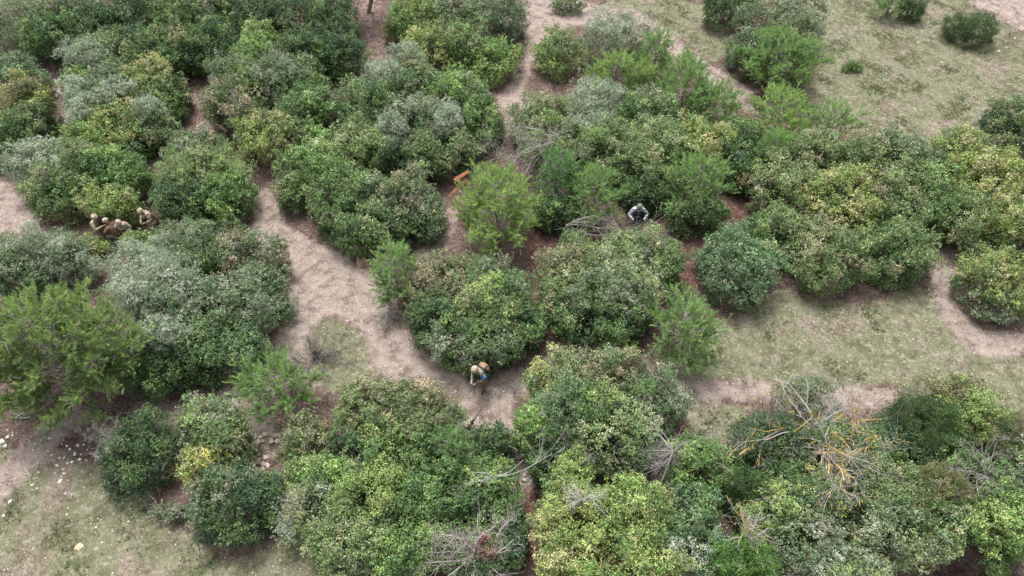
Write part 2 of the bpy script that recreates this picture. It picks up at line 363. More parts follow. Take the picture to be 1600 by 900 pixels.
# ------------------------------------------------------------------ pines
def pine(cx, cy, rx, ry, h, label, cols=((.085,.17,.03),(.11,.21,.04)), name='pine_tree', dens=1.0, grey=.25, lean=(0, 0), cat='pine tree', u0=.12):
    """open, feathery young pine: trunk, whorls of limbs, upright shoots clothed in needles"""
    zc = h*.5; s0 = px_scale(cx, cy, zc); a = rx/s0; ph = elev(cy); ry_m = ry/s0
    b = math.sqrt(max(ry_m**2-(.5*h*math.cos(ph))**2, .25*ry_m**2))/math.sin(ph); b = min(max(b, .65*a), 1.4*a)
    P = G(cx, cy, zc); bx, by = P[0]-lean[0]*.5, P[1]-lean[1]*.5; bz = float(hz(bx, by))
    segs, cs, shoots = [], [], []
    gb = (.30, .27, .24)
    top = np.array([lean[0], lean[1], h*.93]); nst = 9; pts = [np.array([0, 0, -.1])]
    for i in range(1, nst+1): pts.append(top*(i/nst)+rng.normal(0, .02*h, 3)*np.array([1, 1, 0]))
    r0 = .018*h+.015
    for i in range(nst): segs.append((pts[i], pts[i+1], r0*(1-i/nst)+.008, r0*(1-(i+1)/nst)+.008)); cs.append((.22, .17, .14))
    nb = int((14+9*h)*max(1, a/1.3))
    for k in range(nb):
        u = u0+(.97-u0)*((k+rng.random())/nb); z0 = u*h*.93; i = min(int(u*nst), nst-1); base = pts[i]+(pts[i+1]-pts[i])*(u*nst-i)
        az = k*2.4+rng.uniform(-.4, .4); prof = (1-u)**.55*(.55+.75*min(1, u*3.2)) if u < .5 else (1-u)**.62*1.25
        ln = prof*rng.uniform(.75, 1.12)
        hor = np.array([math.cos(az)*a*ln, math.sin(az)*b*ln, 0]); blen = np.linalg.norm(hor)
        rise = blen*rng.uniform(.25, .6)*(.6+.8*u)
        p = base; m = 6; r = .012+.02*blen/2; prev = base
        path = [base]
        for s in range(1, m+1):
            t = s/m; q = base+hor*t+np.array([0, 0, rise*t**1.6])+rng.normal(0, .03, 3); path.append(q)
            segs.append((prev, q, r*(1-.8*(s-1)/m), r*(1-.8*s/m))); cs.append(gb); prev = q
        nsh = int(max(6, blen*15)*dens)
        for _ in range(nsh):
            t = rng.uniform(.25, 1)**.75; j = min(int(t*m), m-1); q = path[j]+(path[j+1]-path[j])*(t*m-j)
            od = unit(hor/blen+rng.normal(0, .55, 3)+np.array([0, 0, .55])); sl = rng.uniform(.22, .5)
            tip = q+od*sl; segs.append((q, tip, .007, .003)); cs.append(gb)
            shoots.append((q+(tip-q)*.15, unit(od+np.array([0, 0, .7])), rng.uniform(.25, .48)))
            if rng.random() < .7:
                od2 = unit(od+rng.normal(0, .6, 3)); shoots.append((tip, unit(od2+np.array([0, 0, .6])), rng.uniform(.18, .32)))
            if rng.random() < grey: segs.append((q, q+unit(rng.normal(0, 1, 3))*.35, .007, .003)); cs.append((.45, .41, .37))
    for _ in range(6): shoots.append((pts[-1]+rng.normal(0, .05, 3), unit(np.array([rng.normal(0, .25), rng.normal(0, .25), 1])), .4))
    O = np.array([s[0] for s in shoots]); D = np.array([s[1] for s in shoots]); SL = np.array([s[2] for s in shoots])
    ns = len(O); per = int(38*(.85 if by > 28 else 1))
    idx = np.repeat(np.arange(ns), per); n = len(idx)
    t = rng.uniform(0, 1, n); base = O[idx]+D[idx]*(t*SL[idx])[:, None]
    nd = unit(rdir(n)*.75+D[idx]*.9); nlen = rng.uniform(.07, .12, n)
    side = unit(np.cross(nd, rdir(n)))*(.0095*rng.uniform(.8, 1.3, n))[:, None]
    V = np.empty((n, 3, 3)); V[:, 0] = base-side; V[:, 1] = base+side; V[:, 2] = base+nd*nlen[:, None]
    V[:, :, 2] = np.maximum(V[:, :, 2], .02)
    A = np.array(cols); sc_ = A[rng.integers(0, len(A), ns)]*2.6*rng.uniform(.75, 1.25, (ns, 1)); cl = sc_[idx]*rng.uniform(.8, 1.25, (n, 1))
    root = empty(name, (bx, by, bz)); tag(root, label, cat)
    link('crown', np_mesh('crown', V.reshape(-1, 3), np.arange(n*3).reshape(n, 3), np.repeat(cl, 3, axis=0)), M_NEEDLE, root)
    link('trunk', tubes_mesh('trunk', segs, cs, 5), M_BARK, root)
    NLEAF[0] += n
    return root

# ------------------------------------------------------------------ bare dead shrubs
def dead(base_px, zb, limbs, label, colr=(.40,.36,.33), tipc=None, name='dead_shrub', r=.035, levels=4, fan=3, lich=0.0, spread=.55, cat='dead shrub', droop=0., dense=1.0, foot=True):
    """limbs: list of (px, py, z) targets of the main limbs from the base; side twigs grow recursively"""
    bp = G(base_px[0], base_px[1], zb); bz = float(hz(bp[0], bp[1])); root = empty(name, (bp[0], bp[1], bz)); tag(root, label, cat)
    O = np.array([bp[0], bp[1], bz]); segs, cs = [], []; ls, lc = [], []
    def grow(p, d, ln, r, lev, lch):
        n = 4; q = p
        for i in range(n):
            d = unit(d+rng.normal(0, .27, 3)+np.array([0, 0, -.04*droop])); q2 = q+d*ln/n; ra, rb = r*(1-.55*i/n), r*(1-.55*(i+1)/n)
            segs.append((q, q2, ra*.8, rb*.8)); v = rng.uniform(.75, 1.25); cs.append(tuple(np.array(colr)*v))
            if lch and rng.random() < lch*(.6 if lev > 1 else .25): ls.append((q, q2, max(ra*1.1, .010), max(rb*1.1, .009))); lc.append(tuple(np.array((.52, .38, .10))*rng.uniform(.7, 1.2)))
            if lev > 0:
                for _ in range(rng.poisson(fan*dense*.42)):
                    sd_ = unit(d*.9+rng.normal(0, spread, 3)); t = q+(q2-q)*rng.random()
                    grow(t, sd_, ln*rng.uniform(.38, .68), max(rb*.62, .0035), lev-1, lch if rng.random() < .8 else 0)
            q = q2
    if foot and zb > .3:
        segs.append((np.array([0, 0, -.05]), np.array([.05, .03, zb*.5]), r*1.8, r*1.5)); cs.append(colr)
        segs.append((np.array([.05, .03, zb*.5]), np.array([0, 0, zb-bz]), r*1.5, r*1.2)); cs.append(colr)
    for L_ in limbs:
        px, py, zt = L_[:3]; t = G(px, py, zt)-O; s = np.array([0, 0, zb-bz]); v = t-s; ln = np.linalg.norm(v)
        grow(s, unit(v+np.array([0, 0, .15*ln*.3])), ln, r*rng.uniform(.7, 1.1), levels-1, (L_[3] if len(L_) > 3 else lich))
    link('branches', tubes_mesh('branches', segs, cs, 4), M_BARK, root)
    if ls: tag(link('lichen', tubes_mesh('lichen', ls, lc, 5), M_BARK, root), kind='stuff')
    return root
# ------------------------------------------------------------------ the shrubs, mound by mound (photo ellipse, height, palette, label)
SH = """
25 45 45 55 3.0 gd fine - | grey-green shrub filling the top left corner of the thicket
72 62 42 38 2.6 dk+gr broad f | dark green shrub whose foot meets the bare red patch at top left
110 10 50 30 3.0 gd+bn broad - | dull grey-brown crown at the top edge, second from the left corner
150 40 42 34 2.8 dk+gr broad - | mid green shrub under the top edge, left of the bluish dark one
206 20 40 34 2.9 bg+dk broad - | dark bluish shrub at the top edge between two green crowns
212 72 42 34 2.5 dk+gr broad f | dark green shrub just above the pale silvery clump of the left mound
272 24 34 34 3.1 li+gr broad - | yellow-green crown standing out at the top edge of the dark thicket
335 14 42 30 2.9 dk+ol broad - | dark olive crown at the top edge right of the yellow-green one
276 80 42 42 2.5 gr+ol broad f | green shrub reaching down to the narrow red gap below the thicket
342 70 42 42 2.7 dk+gr broad - | blue-green shrub in the middle of the dark top thicket
400 20 44 36 2.9 dk+gr broad - | mid green crown at the top edge above the small lime shrub
404 68 26 32 2.7 li+gr broad - | small lime shrub above the grey twiggy pair
462 26 48 40 2.9 ol+dk broad - | olive dark crown at the top edge, second left of the red footpath
518 34 40 46 2.7 dk+gr broad - | darkest green crown at the top edge beside the red footpath
478 84 42 38 2.5 dk+gr broad f | dark green shrub below the thicket and right of the grey twiggy pair
536 90 38 36 2.2 gr+dk broad f | fresh green shrub at the low right end of the dark thicket
28 112 36 26 2.3 bg+gd broad - | blue-green shrub on top of the mound at the left edge
36 156 34 34 2.2 ye+kh broad - | yellow-green shrub in the middle of the mound at the left edge
42 200 30 42 1.9 dk+ol broad f | dark olive shrub on the right flank of the left-edge mound
10 222 34 46 2.1 gr+dk broad f | dark shrub at the lower left of the left-edge mound
170 84 44 28 2.6 pa+ol broad - | pale olive shrub right of the topmost silvery clump
240 84 46 34 2.6 dk+gr broad - | leafy green shrub on the upper right of the big left mound
118 126 20 20 2.2 br broad - | small bright green shrub under the topmost silvery clump
170 122 34 26 2.6 br+gd broad - | light green shrub ringed by small silvery clumps
236 128 44 34 2.5 ye+ol broad - | golden-olive shrub on the right crest of the big left mound
256 172 34 46 1.9 gr+dk broad f | green shrub on the right flank of the big left mound beside the red gap
182 196 40 36 2.3 ye broad - | pale yellow-green shrub low in the centre of the big left mound
232 206 44 44 2.1 ol+gr broad f | olive green shrub at the lower foot of the big left mound
138 212 38 28 2.1 br+li broad - | light green shrub above the silvery bush at the far left
172 166 36 30 2.4 gr+ol broad - | green shrub between the silvery clumps of the big left mound
402 86 32 28 2.7 br broad - | bright green shrub squeezed between the two grey twiggy ones
384 122 28 26 2.5 li+br broad - | lime shrub just below the two grey twiggy ones
344 154 14 34 1.7 li broad f | narrow yellow-green shrub on the left flank above the red gap
364 164 46 36 2.5 gd+bn broad - | dull grey-brown shrub in the middle of the second mound
462 130 46 34 2.5 gr+gd broad - | green shrub right of the grey twiggy pair
482 184 44 50 2.2 gr+bg broad f | blue-green shrub on the right flank of the second mound
418 222 52 46 2.2 ye+ol broad f | yellow-tipped olive shrub at the foot of the second mound
506 234 32 34 1.8 br+gr broad f | fresh green shrub between the second mound and the rounded one below
304 238 48 34 2.1 gd+bn broad - | grey-brown feathery shrub topping the mound above the crouching group
318 274 72 48 2.3 pa+gd fine - | wide greyish shrub in the mound right of the crouching group
358 318 38 48 1.8 br+gr broad f | bright green shrub where that mound meets the pale path
290 322 48 44 1.9 dk+gr broad f | dark green shrub right behind the crouching group
128 252 44 30 2.3 ol+gd broad - | dull olive shrub right of the silvery bush at the far left
186 266 50 36 2.2 br+gr broad - | bright green shrub above the kneeling people
98 306 58 46 2.0 gr+ol broad f | dark green shrub left of the group of four people
168 314 44 24 1.9 li+ye broad - | yellow-green shrub right above the two people face to face
572 170 46 42 2.5 gd+gr broad - | grey-green shrub on the left of the large central mound
648 134 44 34 2.6 ol+bg broad - | olive green shrub right of the silvery pair in the central mound
708 150 48 42 2.6 br+gd broad - | light green shrub cresting the central mound
642 194 54 44 2.5 gd+ol broad - | dull grey-olive shrub at the heart of the central mound
746 200 44 60 2.2 br+gr broad f | bright green shrub beside the pale footpath fork
690 240 54 46 2.1 gr+ol broad f | dark green shrub behind the broken orange branches
640 256 44 40 2.1 dk+ol broad f | dark shrub with deep gaps left of the broken orange branches
560 232 56 42 2.3 li+pa broad - | pale lime shrub on the crest of the rounded central-left mound
650 20 40 34 2.9 li+br broad - | lime green crown at the top edge right of the leaning trunk
712 22 38 32 2.8 gd+gr broad - | grey-green crown at the top edge above the olive shrub
776 32 46 48 2.6 gd+dk broad - | dark grey-green crown beside the top of the pale footpath
690 84 66 46 2.4 ol+ye broad f | yellow-olive shrub in the mound left of the pale footpath
772 102 40 40 1.9 br+li broad f | bright green shrub hugging the left side of the pale footpath
732 66 38 32 2.5 ol+gr broad - | olive shrub in the centre of the mound left of the pale footpath
874 92 38 44 2.0 li+ol broad f | yellow-green shrub hugging the right side of the pale footpath
886 10 26 15 .8 gd+ol broad f | small low shrub alone on the bare ground at the top edge
1142 4 44 26 2.4 dk+gr broad f | dark green shrub at the top edge above the round one
1218 48 68 50 2.7 bn+gd broad - | large round grey-brown shrub with a pine at its foot
1172 92 36 44 2.0 dk+gd broad f | dark shrub at the left foot of the round grey-brown one
842 186 50 34 2.4 ye+ol broad - | yellow-olive shrub behind the grey dead sprays
868 222 48 36 2.3 li+gd broad - | lime shrub showing through the grey dead sprays
1012 176 46 34 2.5 gd+gr broad - | grey-green shrub right of the silvery pair in the right-hand mound
952 236 58 46 2.5 pa+gr broad - | pale green shrub below the silvery pair
1030 222 56 44 2.6 pa broad - | pale cream-green shrub on the crest of the right-hand mound
1094 232 52 42 2.5 pa+ye broad - | pale shrub with yellowish tips left of the dark green one
1152 250 40 62 2.3 dk+gr broad f | dark green shrub at the right end of the right-hand mound
1010 272 58 46 2.2 gr+ol broad - | green shrub speckled yellow just above the person in white sleeves
1010 306 36 22 1.5 dk+gr broad f | dark leafy shrub directly behind the person in white sleeves
872 332 44 26 1.6 dk+gr broad f | dark green shrub at the foot of the slim pine
1088 338 46 26 1.5 ol+gr broad f | low green shrub at the foot of the broad pine by the gap
490 262 48 40 2.4 br+pa broad - | light green shrub on the left shoulder of the rounded mound above the clearing
456 302 28 32 1.6 gr+ol broad f | green shrub at the left tip of the rounded mound above the clearing
538 310 58 48 2.4 ol+gr broad - | olive green shrub in the middle of the rounded mound above the clearing
622 306 52 38 2.5 gd+bn broad - | grey-brown shrub on the right crest of the rounded mound above the clearing
650 344 42 52 2.0 gr+gd broad f | dark green shrub left of the red litter track
572 362 62 46 2.0 gr+ol broad f | green shrub above the weathered stump
700 448 62 50 2.3 bn+ol broad - | brownish olive shrub on the upper left of the round bush behind the walking man
776 456 56 50 2.3 gr+gd broad - | dark green shrub on the upper right of the round bush behind the walking man
762 490 50 50 2.5 li+ol broad - | yellow-green shrub in the middle of the round bush behind the walking man
676 506 38 52 1.9 gr+dk broad f | dark green shrub on the lower left of the round bush behind the walking man
744 540 76 48 2.0 gd+gr broad ft | dark shrub with grey twigs directly above the walking man's helmet
818 512 32 50 1.9 gr broad f | fresh green shrub on the right flank of the round bush behind the walking man
898 426 52 52 2.3 pa+ol broad - | pale cream-green shrub on the left of the bush right of centre
1000 402 62 44 2.3 gd+pa broad t | greyish shrub around the bundle of bare rods
1042 418 26 42 1.9 gr broad f | green shrub on the right flank of the bush right of centre
962 460 72 58 2.4 pa+gd broad - | mottled pale shrub in the middle of the bush right of centre
938 498 80 38 1.8 dk+gr broad f | dark green foot of the bush right of centre
876 472 34 48 1.8 ol+gr broad f | olive shrub on the left foot of the bush right of centre
968 544 28 12 .7 li broad f | tiny lime plant below the bush right of centre
1150 428 64 74 2.5 bg+gd broad f | lone rounded grey-green bush left of the long pale thicket
1268 232 48 28 2.5 bn+pa broad - | pale brownish shrub at the upper left of the long pale thicket
1338 250 52 38 2.6 ye+ol broad - | yellow-olive shrub on the crest of the long pale thicket
1226 296 56 52 2.5 pa+bn broad - | cream-green shrub at the left end of the long pale thicket
1310 316 62 50 2.7 pa+ye broad - | cream-tipped shrub in the centre of the long pale thicket
1400 252 54 40 2.5 gd+ol broad - | grey-green shrub on the crest of the long pale thicket
1392 320 52 54 2.6 ol+bn broad - | olive shrub with a brown patch in the long pale thicket
1440 306 44 60 2.5 pa+gr broad - | light green shrub at the right end of the long pale thicket
1214 370 46 46 2.0 gr+pa broad f | green shrub at the lower left of the long pale thicket
1292 408 74 66 2.3 pa+ol broad f | big pale green shrub bulging onto the grass
1398 400 60 56 2.1 ol+gr broad f | green shrub at the lower right of the long pale thicket
1500 244 52 38 2.4 ye+ol broad - | yellowish shrub at the top of the golden thicket on the right edge
1544 290 56 52 2.6 ye broad - | golden shrub in the middle of the right-edge thicket
1590 208 48 50 2.6 dk+ol broad f | dark green tree-like shrub on the right edge above the golden one
1496 354 46 64 2.1 ol+gr broad f | green shrub above the mouth of the right-hand footpath
1560 352 46 48 2.3 ye+pa broad f | pale golden shrub right of the footpath mouth
1604 330 36 52 2.4 pa+ye broad - | pale shrub cut by the right edge above the round bush
1556 452 56 62 2.2 ye+gd broad f | round golden-and-grey bush beside the right-hand footpath
96 396 44 30 2.2 gd+gy fine - | dull grey shrub between the big pine and the kneeling man
134 388 34 16 .7 li+ye broad f | low yellow-green shrub below the two people face to face
22 418 48 30 2.2 gd+bg broad - | grey-green shrub behind the top of the big pine
222 384 36 14 1.2 br+gr broad f | light green shrub just below the kneeling man
384 402 52 42 2.3 gd+bn broad - | dark grey shrub on the upper right of the grey bush by the clearing
316 398 40 30 2.4 br+gr broad - | green shrub between the silvery crown and the dark grey one
386 478 66 60 2.3 gr+gd broad f | dark green shrub bulging over the left side of the clearing
340 546 72 58 2.1 gr+bg broad f | green shrub at the lower right of the grey bush by the clearing
300 486 48 52 2.4 dk+gd broad - | dark shrub under the silvery crown
252 574 62 54 2.0 gr+dk broad f | glossy green shrub right of the big pine's trunk
222 716 58 68 1.9 gr+dk broad ft | dark green bush between the white stones and the yellow one
326 654 44 38 1.9 pa+gd broad - | greyish pale shrub above the yellow one
348 690 42 40 1.8 gr+ol broad - | green shrub right behind the yellow one
322 730 36 34 1.7 yy+ye broad - | bright yellow shrub at the lower left
366 790 70 64 2.0 gd+dk broad f | dark blue-green round bush at the grass edge, lower left
418 786 24 46 1.5 gr+dk broad f | dark green shrub on the right flank of the blue-green round bush
264 800 22 14 .6 gd broad f | tiny grey-green plant on the grass at the lower left
480 690 42 42 1.5 ol+bn broad - | olive brown shrub below the small pine by the rocky hollow
506 738 46 28 1.8 li+br broad - | bright lime shrub above the grey one right of the rocky hollow
474 748 34 40 1.5 ol+pa broad f | mottled olive shrub right of the rocky hollow
490 806 56 58 1.9 gy+ol fine f | pale grey shrub with its foot on the lower grass
574 640 44 50 1.9 ol+gr broad - | olive green shrub at the left end of the thicket in front of the walking man
640 636 58 46 2.2 ol+bn broad - | brown-tipped shrub cresting the thicket in front of the walking man
620 700 54 44 2.2 li+gr broad - | lime green shrub in the centre of the thicket in front of the walking man
680 664 44 54 2.1 bn+ol broad - | brownish shrub left of the hidden rifleman
718 702 34 34 1.5 bg+gd fine - | feathery blue-green shrub just below the hidden rifleman
772 690 32 32 1.3 gr+dk broad f | low green shrub left of the reddish footpath
548 714 38 40 1.6 dk+ol broad - | dark shrub over the deep gap left of the central thicket
584 774 66 52 2.1 ol+li broad - | yellow-flecked olive shrub at the lower centre left
676 772 60 50 2.2 gr+li broad - | green shrub below the central thicket
544 850 66 60 2.1 gd+pa broad f | grey-green shrub at the bottom edge right of the lower grass
640 852 56 56 2.0 gr+br broad - | green shrub at the bottom edge left of the pink-grey dead one
762 764 50 50 2.0 gr+li broad - | green shrub under the long bare branches by the reddish footpath
796 840 28 54 1.6 gr+dk broad f | dark green shrub lining the dark gully at the bottom
872 588 44 38 2.2 ye+ol broad - | yellow-olive shrub at the upper left of the bush right of the walking man
952 586 62 42 2.4 bn+gd broad - | brown-grey crest of the bush right of the walking man
882 636 54 48 2.4 bg+gd fine - | soft grey-green shrub on the left of the bush right of the walking man
936 628 28 30 2.7 li+gr broad - | small lime tuft high in the bush right of the walking man
1020 634 52 56 2.3 gd+gr broad f | dark grey-green right flank of the bush right of the walking man
964 678 64 50 2.4 gd+pa broad - | mottled grey shrub low in the bush right of the walking man
834 672 30 46 1.9 li+br broad f | bright lime shrub beside the reddish footpath
866 722 44 26 1.4 dk+gr broad - | dark shrub behind the lime one above the antler-like branch
896 748 32 38 2.0 li broad - | bright lime shrub above the antler-like dead branch
882 770 36 32 1.4 gr broad f | green shrub right of the dark gully
900 836 64 66 2.4 ye+li broad f | left dome of the big yellow-green bush at the bottom
984 808 60 58 2.6 li+ye broad - | right dome of the big yellow-green bush at the bottom
944 890 112 56 2.5 ye+li broad f | lowest and widest dome of the big yellow-green bush at the bottom
1092 730 52 46 1.9 gr+br broad - | fresh green shrub right of the drooping grey twigs
1082 796 44 44 1.9 bg+gr broad - | blue-green shrub above the pale one at the bottom
1084 862 48 52 2.0 gy+bg fine f | pale blue-green shrub at the bottom right of the yellow-green bush
1208 706 66 56 2.1 gr+dk broad f | dark green shrub under the left arm of the dead lichen-covered shrub
1216 790 62 42 2.2 li+pa broad - | pinkish and lime shrub above the bare forked branches
1262 770 44 44 2.2 ye+gr broad - | yellow-green shrub below the lichen-covered branches
1252 836 54 50 2.1 ol+gd broad - | olive shrub left of the first dark hollow at the bottom right
1316 700 56 46 1.9 gr+gd broad - | grey-green shrub under the right arm of the dead lichen-covered shrub
1390 700 48 40 2.0 dk+br broad - | deep green shrub left of the dark juniper
1344 752 56 48 2.1 ol+gd broad - | dull olive shrub below the lichen-covered branches on the right
1404 764 46 46 2.1 bn+ol broad - | brown-tipped shrub between the two olive ones at the lower right
1258 626 50 44 1.4 gd+kh fine t | thin grey-green shrub growing up through the dead lichen-covered one
1492 622 46 32 2.2 kh+ye broad - | brownish gold crest of the yellow shrub at the right
1512 652 58 44 2.2 li+yy broad - | vivid yellow-green shrub at the right beside the dark juniper
1470 706 44 36 1.9 gr+dk broad - | deep green shrub below the dark juniper
1452 800 48 40 2.0 gr+bg broad - | blue-green shrub above the second dark hollow
1392 836 64 64 2.2 pa+gd broad ft | large dusty pale shrub between the two dark hollows
1474 820 40 42 2.0 pa+gr broad - | pale green shrub just above the second dark hollow
1548 756 62 44 2.1 gd+gr broad t | grey twiggy shrub at the right edge below the junipers
1564 832 52 60 2.3 li+br broad f | light green shrub in the bottom right corner
1322 886 62 26 1.7 gy+pa fine f | pale grey-green shrub at the bottom edge below the first hollow
748 868 62 46 1.7 ol+gr broad f | olive shrub showing through the pinkish grey dead bush
758 856 14 16 2.0 rd broad - | small tuft of red leaves inside the pinkish grey dead bush
1600 730 28 60 2.2 br+gd broad - | light green shrub cut by the right edge below the grass
1172 756 28 24 2.3 jd+jb heath - J | small round dark juniper left of the pinkish shrub
1164 876 48 40 2.4 jb heath - J | bright green juniper at the bottom edge under the bare forked branches
1438 664 46 50 2.6 jd heath - J | tall dark juniper left of the yellow shrub
1556 688 44 46 2.3 jd+kh heath - J | dark juniper below the yellow shrub near the right edge
1466 762 42 34 2.4 kh+jb heath - J | pale olive juniper in the thicket at the lower right
1518 50 42 30 1.5 jd heath f J | lone dark juniper on the upper right grass near the dirt road
1428 14 20 20 1.3 jd heath f J | small dark juniper at the top edge right of the road-side tree
1332 106 18 11 .5 jb heath f J | knee-high green seedling alone on the upper right grass
620 52 24 28 1.6 kh+jd heath f J | brownish olive juniper right of the red footpath at the top
135 84 44 26 2.8 gy fine - O | topmost silvery clump of the big left mound
122 138 26 22 2.6 gy fine - O | small silvery clump above its paler twin in the big left mound
136 176 30 30 2.5 gy fine - O | palest silvery clump low on the left of the big left mound
186 146 32 28 2.7 gy fine - O | silvery clump in the centre of the big left mound
66 252 58 34 2.3 gy fine - O | wide silvery bush at the far left above the bare ground
232 166 22 16 2.6 gy fine - O | smallest silvery clump beside the golden-olive shrub
358 114 32 28 2.8 gd+gy fine t O | left one of the grey twiggy pair at the top of the second mound
432 112 40 30 2.8 gd+gy fine t O | right one of the grey twiggy pair at the top of the second mound
598 118 34 28 2.8 gy fine - O | lower silvery bush at the left of the central mound
634 86 28 20 2.7 gy fine - O | upper silvery bush touching the mound by the pale footpath
614 196 22 20 2.7 gy fine - O | small silvery clump inside the central mound, left of its twin
698 184 22 26 2.8 gy fine - O | small silvery clump inside the central mound, right of its twin
962 56 52 40 2.7 gy+gd fine - O | grey rounded bush right of the footpath at the top
930 152 42 28 2.8 gy fine - O | upper silvery bush above its twin in the right-hand mound
922 190 46 36 2.6 gy fine - O | lower silvery bush in front of its twin in the right-hand mound
52 384 62 26 2.3 gy+gd fine - O | long low silvery shrub at the left edge above the big pine
218 414 56 36 2.7 gy fine - O | silvery shrub on the upper left of the grey bush by the clearing
262 446 62 46 3.0 gy fine - O | largest silver-grey crown in the middle of the grey bush by the clearing
222 462 46 42 2.7 gy fine - O | silver-grey shrub beside the big pine's crown
250 516 42 22 2.6 gy fine - O | lowest silver-grey tuft of the grey bush by the clearing
300 372 56 26 2.6 gy+gd fine - O | silvery shrub at the top of the grey bush by the clearing
"""
for ln in SH.strip().splitlines():
    a, label = ln.split('|'); t = a.split()
    cx, cy, rx, ry, h = map(float, t[:5]); fl = t[7] if len(t) > 7 else '-'; k = t[8] if len(t) > 8 else ''
    name = {'J': 'juniper_shrub', 'O': 'wild_olive_shrub'}.get(k, 'evergreen_shrub')
    shrub(cx, cy, rx, ry, h, t[5], label.strip(), name=name, form=t[6], front='f' in fl, twigs=(45 if 't' in fl else 9))

# ------------------------------------------------------------------ pines
pg = ((.11,.17,.06),(.135,.195,.072),(.09,.145,.052)); py_ = ((.135,.19,.06),(.16,.215,.072),(.11,.165,.055)); pd = ((.07,.13,.05),(.085,.15,.055))
pine(92, 552, 128, 112, 5.2, 'big yellow-green pine filling the left edge above the white stones', ((.115,.16,.055),(.135,.185,.06),(.095,.14,.05)), dens=1.0, grey=.8)
pine(430, 608, 58, 50, 2.0, 'small spreading pine beside the rocky hollow with grey bare twigs at its heart', pg, grey=.5)
pine(616, 430, 32, 50, 2.6, 'slim pale pine with dead lower twigs at the right end of the clearing', pg, grey=.9)
pine(776, 330, 64, 74, 3.6, 'large bright pine standing right of the red litter track', py_, grey=.3)
pine(870, 282, 28, 46, 3.2, 'slim bluish pine right of the large bright one', pd)
pine(928, 310, 38, 50, 2.8, 'slender pine left of the person in white sleeves', pg)
pine(1086, 292, 52, 52, 3.0, 'broad pine right of the person in white sleeves', pg, grey=.35)
pine(1066, 518, 50, 66, 2.9, 'lone pine at the left end of the middle grass', pg, grey=.4)
pine(1072, 138, 46, 54, 2.9, 'tall-tipped pine, left one of the pair beside the upper bare ground', pg)
pine(1118, 168, 40, 40, 2.3, 'rounder pine, right one of the pair beside the upper bare ground', pg)
pine(1216, 98, 66, 48, 2.7, 'bushy pine growing at the foot of the round grey-brown shrub', pg, dens=1.3)
pine(1216, 186, 44, 54, 2.8, 'pine with upright shoots between the round bush and the long pale thicket', py_)
pine(1294, 196, 44, 32, 2.0, 'thin pine at the top of the long pale thicket beside the upper grass', pg, dens=.7)
pine(1208, 246, 26, 36, 2.8, 'small light pine at the upper left corner of the long pale thicket', pg)
pine(1026, 88, 24, 56, 2.6, 'narrow pine on the right side of the grey rounded bush', pg)
pine(962, 122, 50, 32, 2.3, 'low wide pine below the grey rounded bush', py_)
pine(704, 714, 26, 40, 2.2, 'soft grey-green pine among the shrubs below the hidden rifleman', ((.09,.15,.06),(.11,.17,.07)))
pine(1396, -2, 26, 14, 2.2, 'tree cut by the top edge whose trunk shows on the upper right grass', pg)

# ------------------------------------------------------------------ dead shrubs and bare branches
GRY = (.42, .38, .35)
dead((868,222), 2.0, [(812,170,3.0),(788,262,2.2),(772,250,2.4),(800,200,2.6),(850,180,3.2),(884,196,3.2),(888,258,2.6),(830,250,2.4),(760,268,2.2),(812,232,2.6),(905,230,2.8)], 'grey dead shrub whose bare sprays fan out below the forked footpath', GRY, fan=3.2, r=.026)
dead((492,556), .1, [(460,540,.8),(480,525,1.0),(505,530,1.0),(528,548,.8),(530,570,.5),(470,580,.5),(500,585,.5),(450,565,.5)], 'low grey dead bush alone on the clearing', (.26,.23,.21), fan=4, r=.04)
Lc = .9
dead((1268,668), 1.2, [(1150,650,2.6,Lc),(1165,628,2.8,0),(1185,690,2.0,.4),(1262,590,3.0,Lc),(1282,566,3.0,Lc),(1300,600,2.6,.1),(1232,612,2.6,.1),(1350,640,2.8,Lc),(1385,652,2.8,0),(1372,690,2.4,Lc),(1340,700,2.2,.5),(1225,742,2.0,.7),(1292,770,2.2,.9),(1250,720,2.2,.6)], 'large dead shrub with orange-yellow lichen spreading over the lower right thicket', GRY, fan=2.9, r=.045, levels=4)
dead((1292,708), 1.6, [(1262,738,2.2,.8),(1300,768,2.1,.9),(1312,742,2.2,.4),(1245,748,2.0,.2),(1276,690,2.8,0),(1314,690,2.6,0),(1280,772,1.9,.4)], 'smaller dead shrub with hanging lichen-crusted limbs below the large one', (.48,.45,.43), fan=2.8, r=.035)
dead((1052,706), 2.0, [(1010,700,2.0),(1030,780,.6),(1048,790,.3),(1062,770,.6),(1040,760,.8),(1068,690,2.4),(1005,676,2.6),(1072,730,1.6),(1022,740,1.4),(1055,650,2.4)], 'drooping grey dead shrub right of the big mottled bush', (.38,.34,.33), fan=3, r=.022, droop=3)
dead((908,782), 2.3, [(872,778,2.7),(886,792,2.5),(940,784,2.7),(962,782,2.6),(925,766,2.9),(900,766,2.8)], 'pale antler-like dead branch lying over the yellow-green bush', (.52,.50,.48), fan=3, r=.03, levels=3, name='dead_branch', cat='dead branch')
dead((742,868), 1.4, [(680,862,2.4),(664,872,2.2),(700,826,2.6),(735,812,2.8),(770,822,2.6),(800,836,2.4),(815,866,2.2),(780,890,2.0),(720,900,2.0),(690,890,2.2),(752,840,2.8),(700,850,2.4)], 'pinkish grey dead bush at the bottom left of the dark gully', (.40,.35,.33), fan=2.6, r=.032)
dead((772,745), 2.0, [(722,738,2.4),(716,762,2.2),(750,770,2.3),(870,738,2.0),(828,730,2.4),(740,712,2.4)], 'long thin bare branch reaching across the reddish footpath', (.46,.43,.40), fan=2, r=.022, levels=3, name='dead_branch', cat='dead branch')
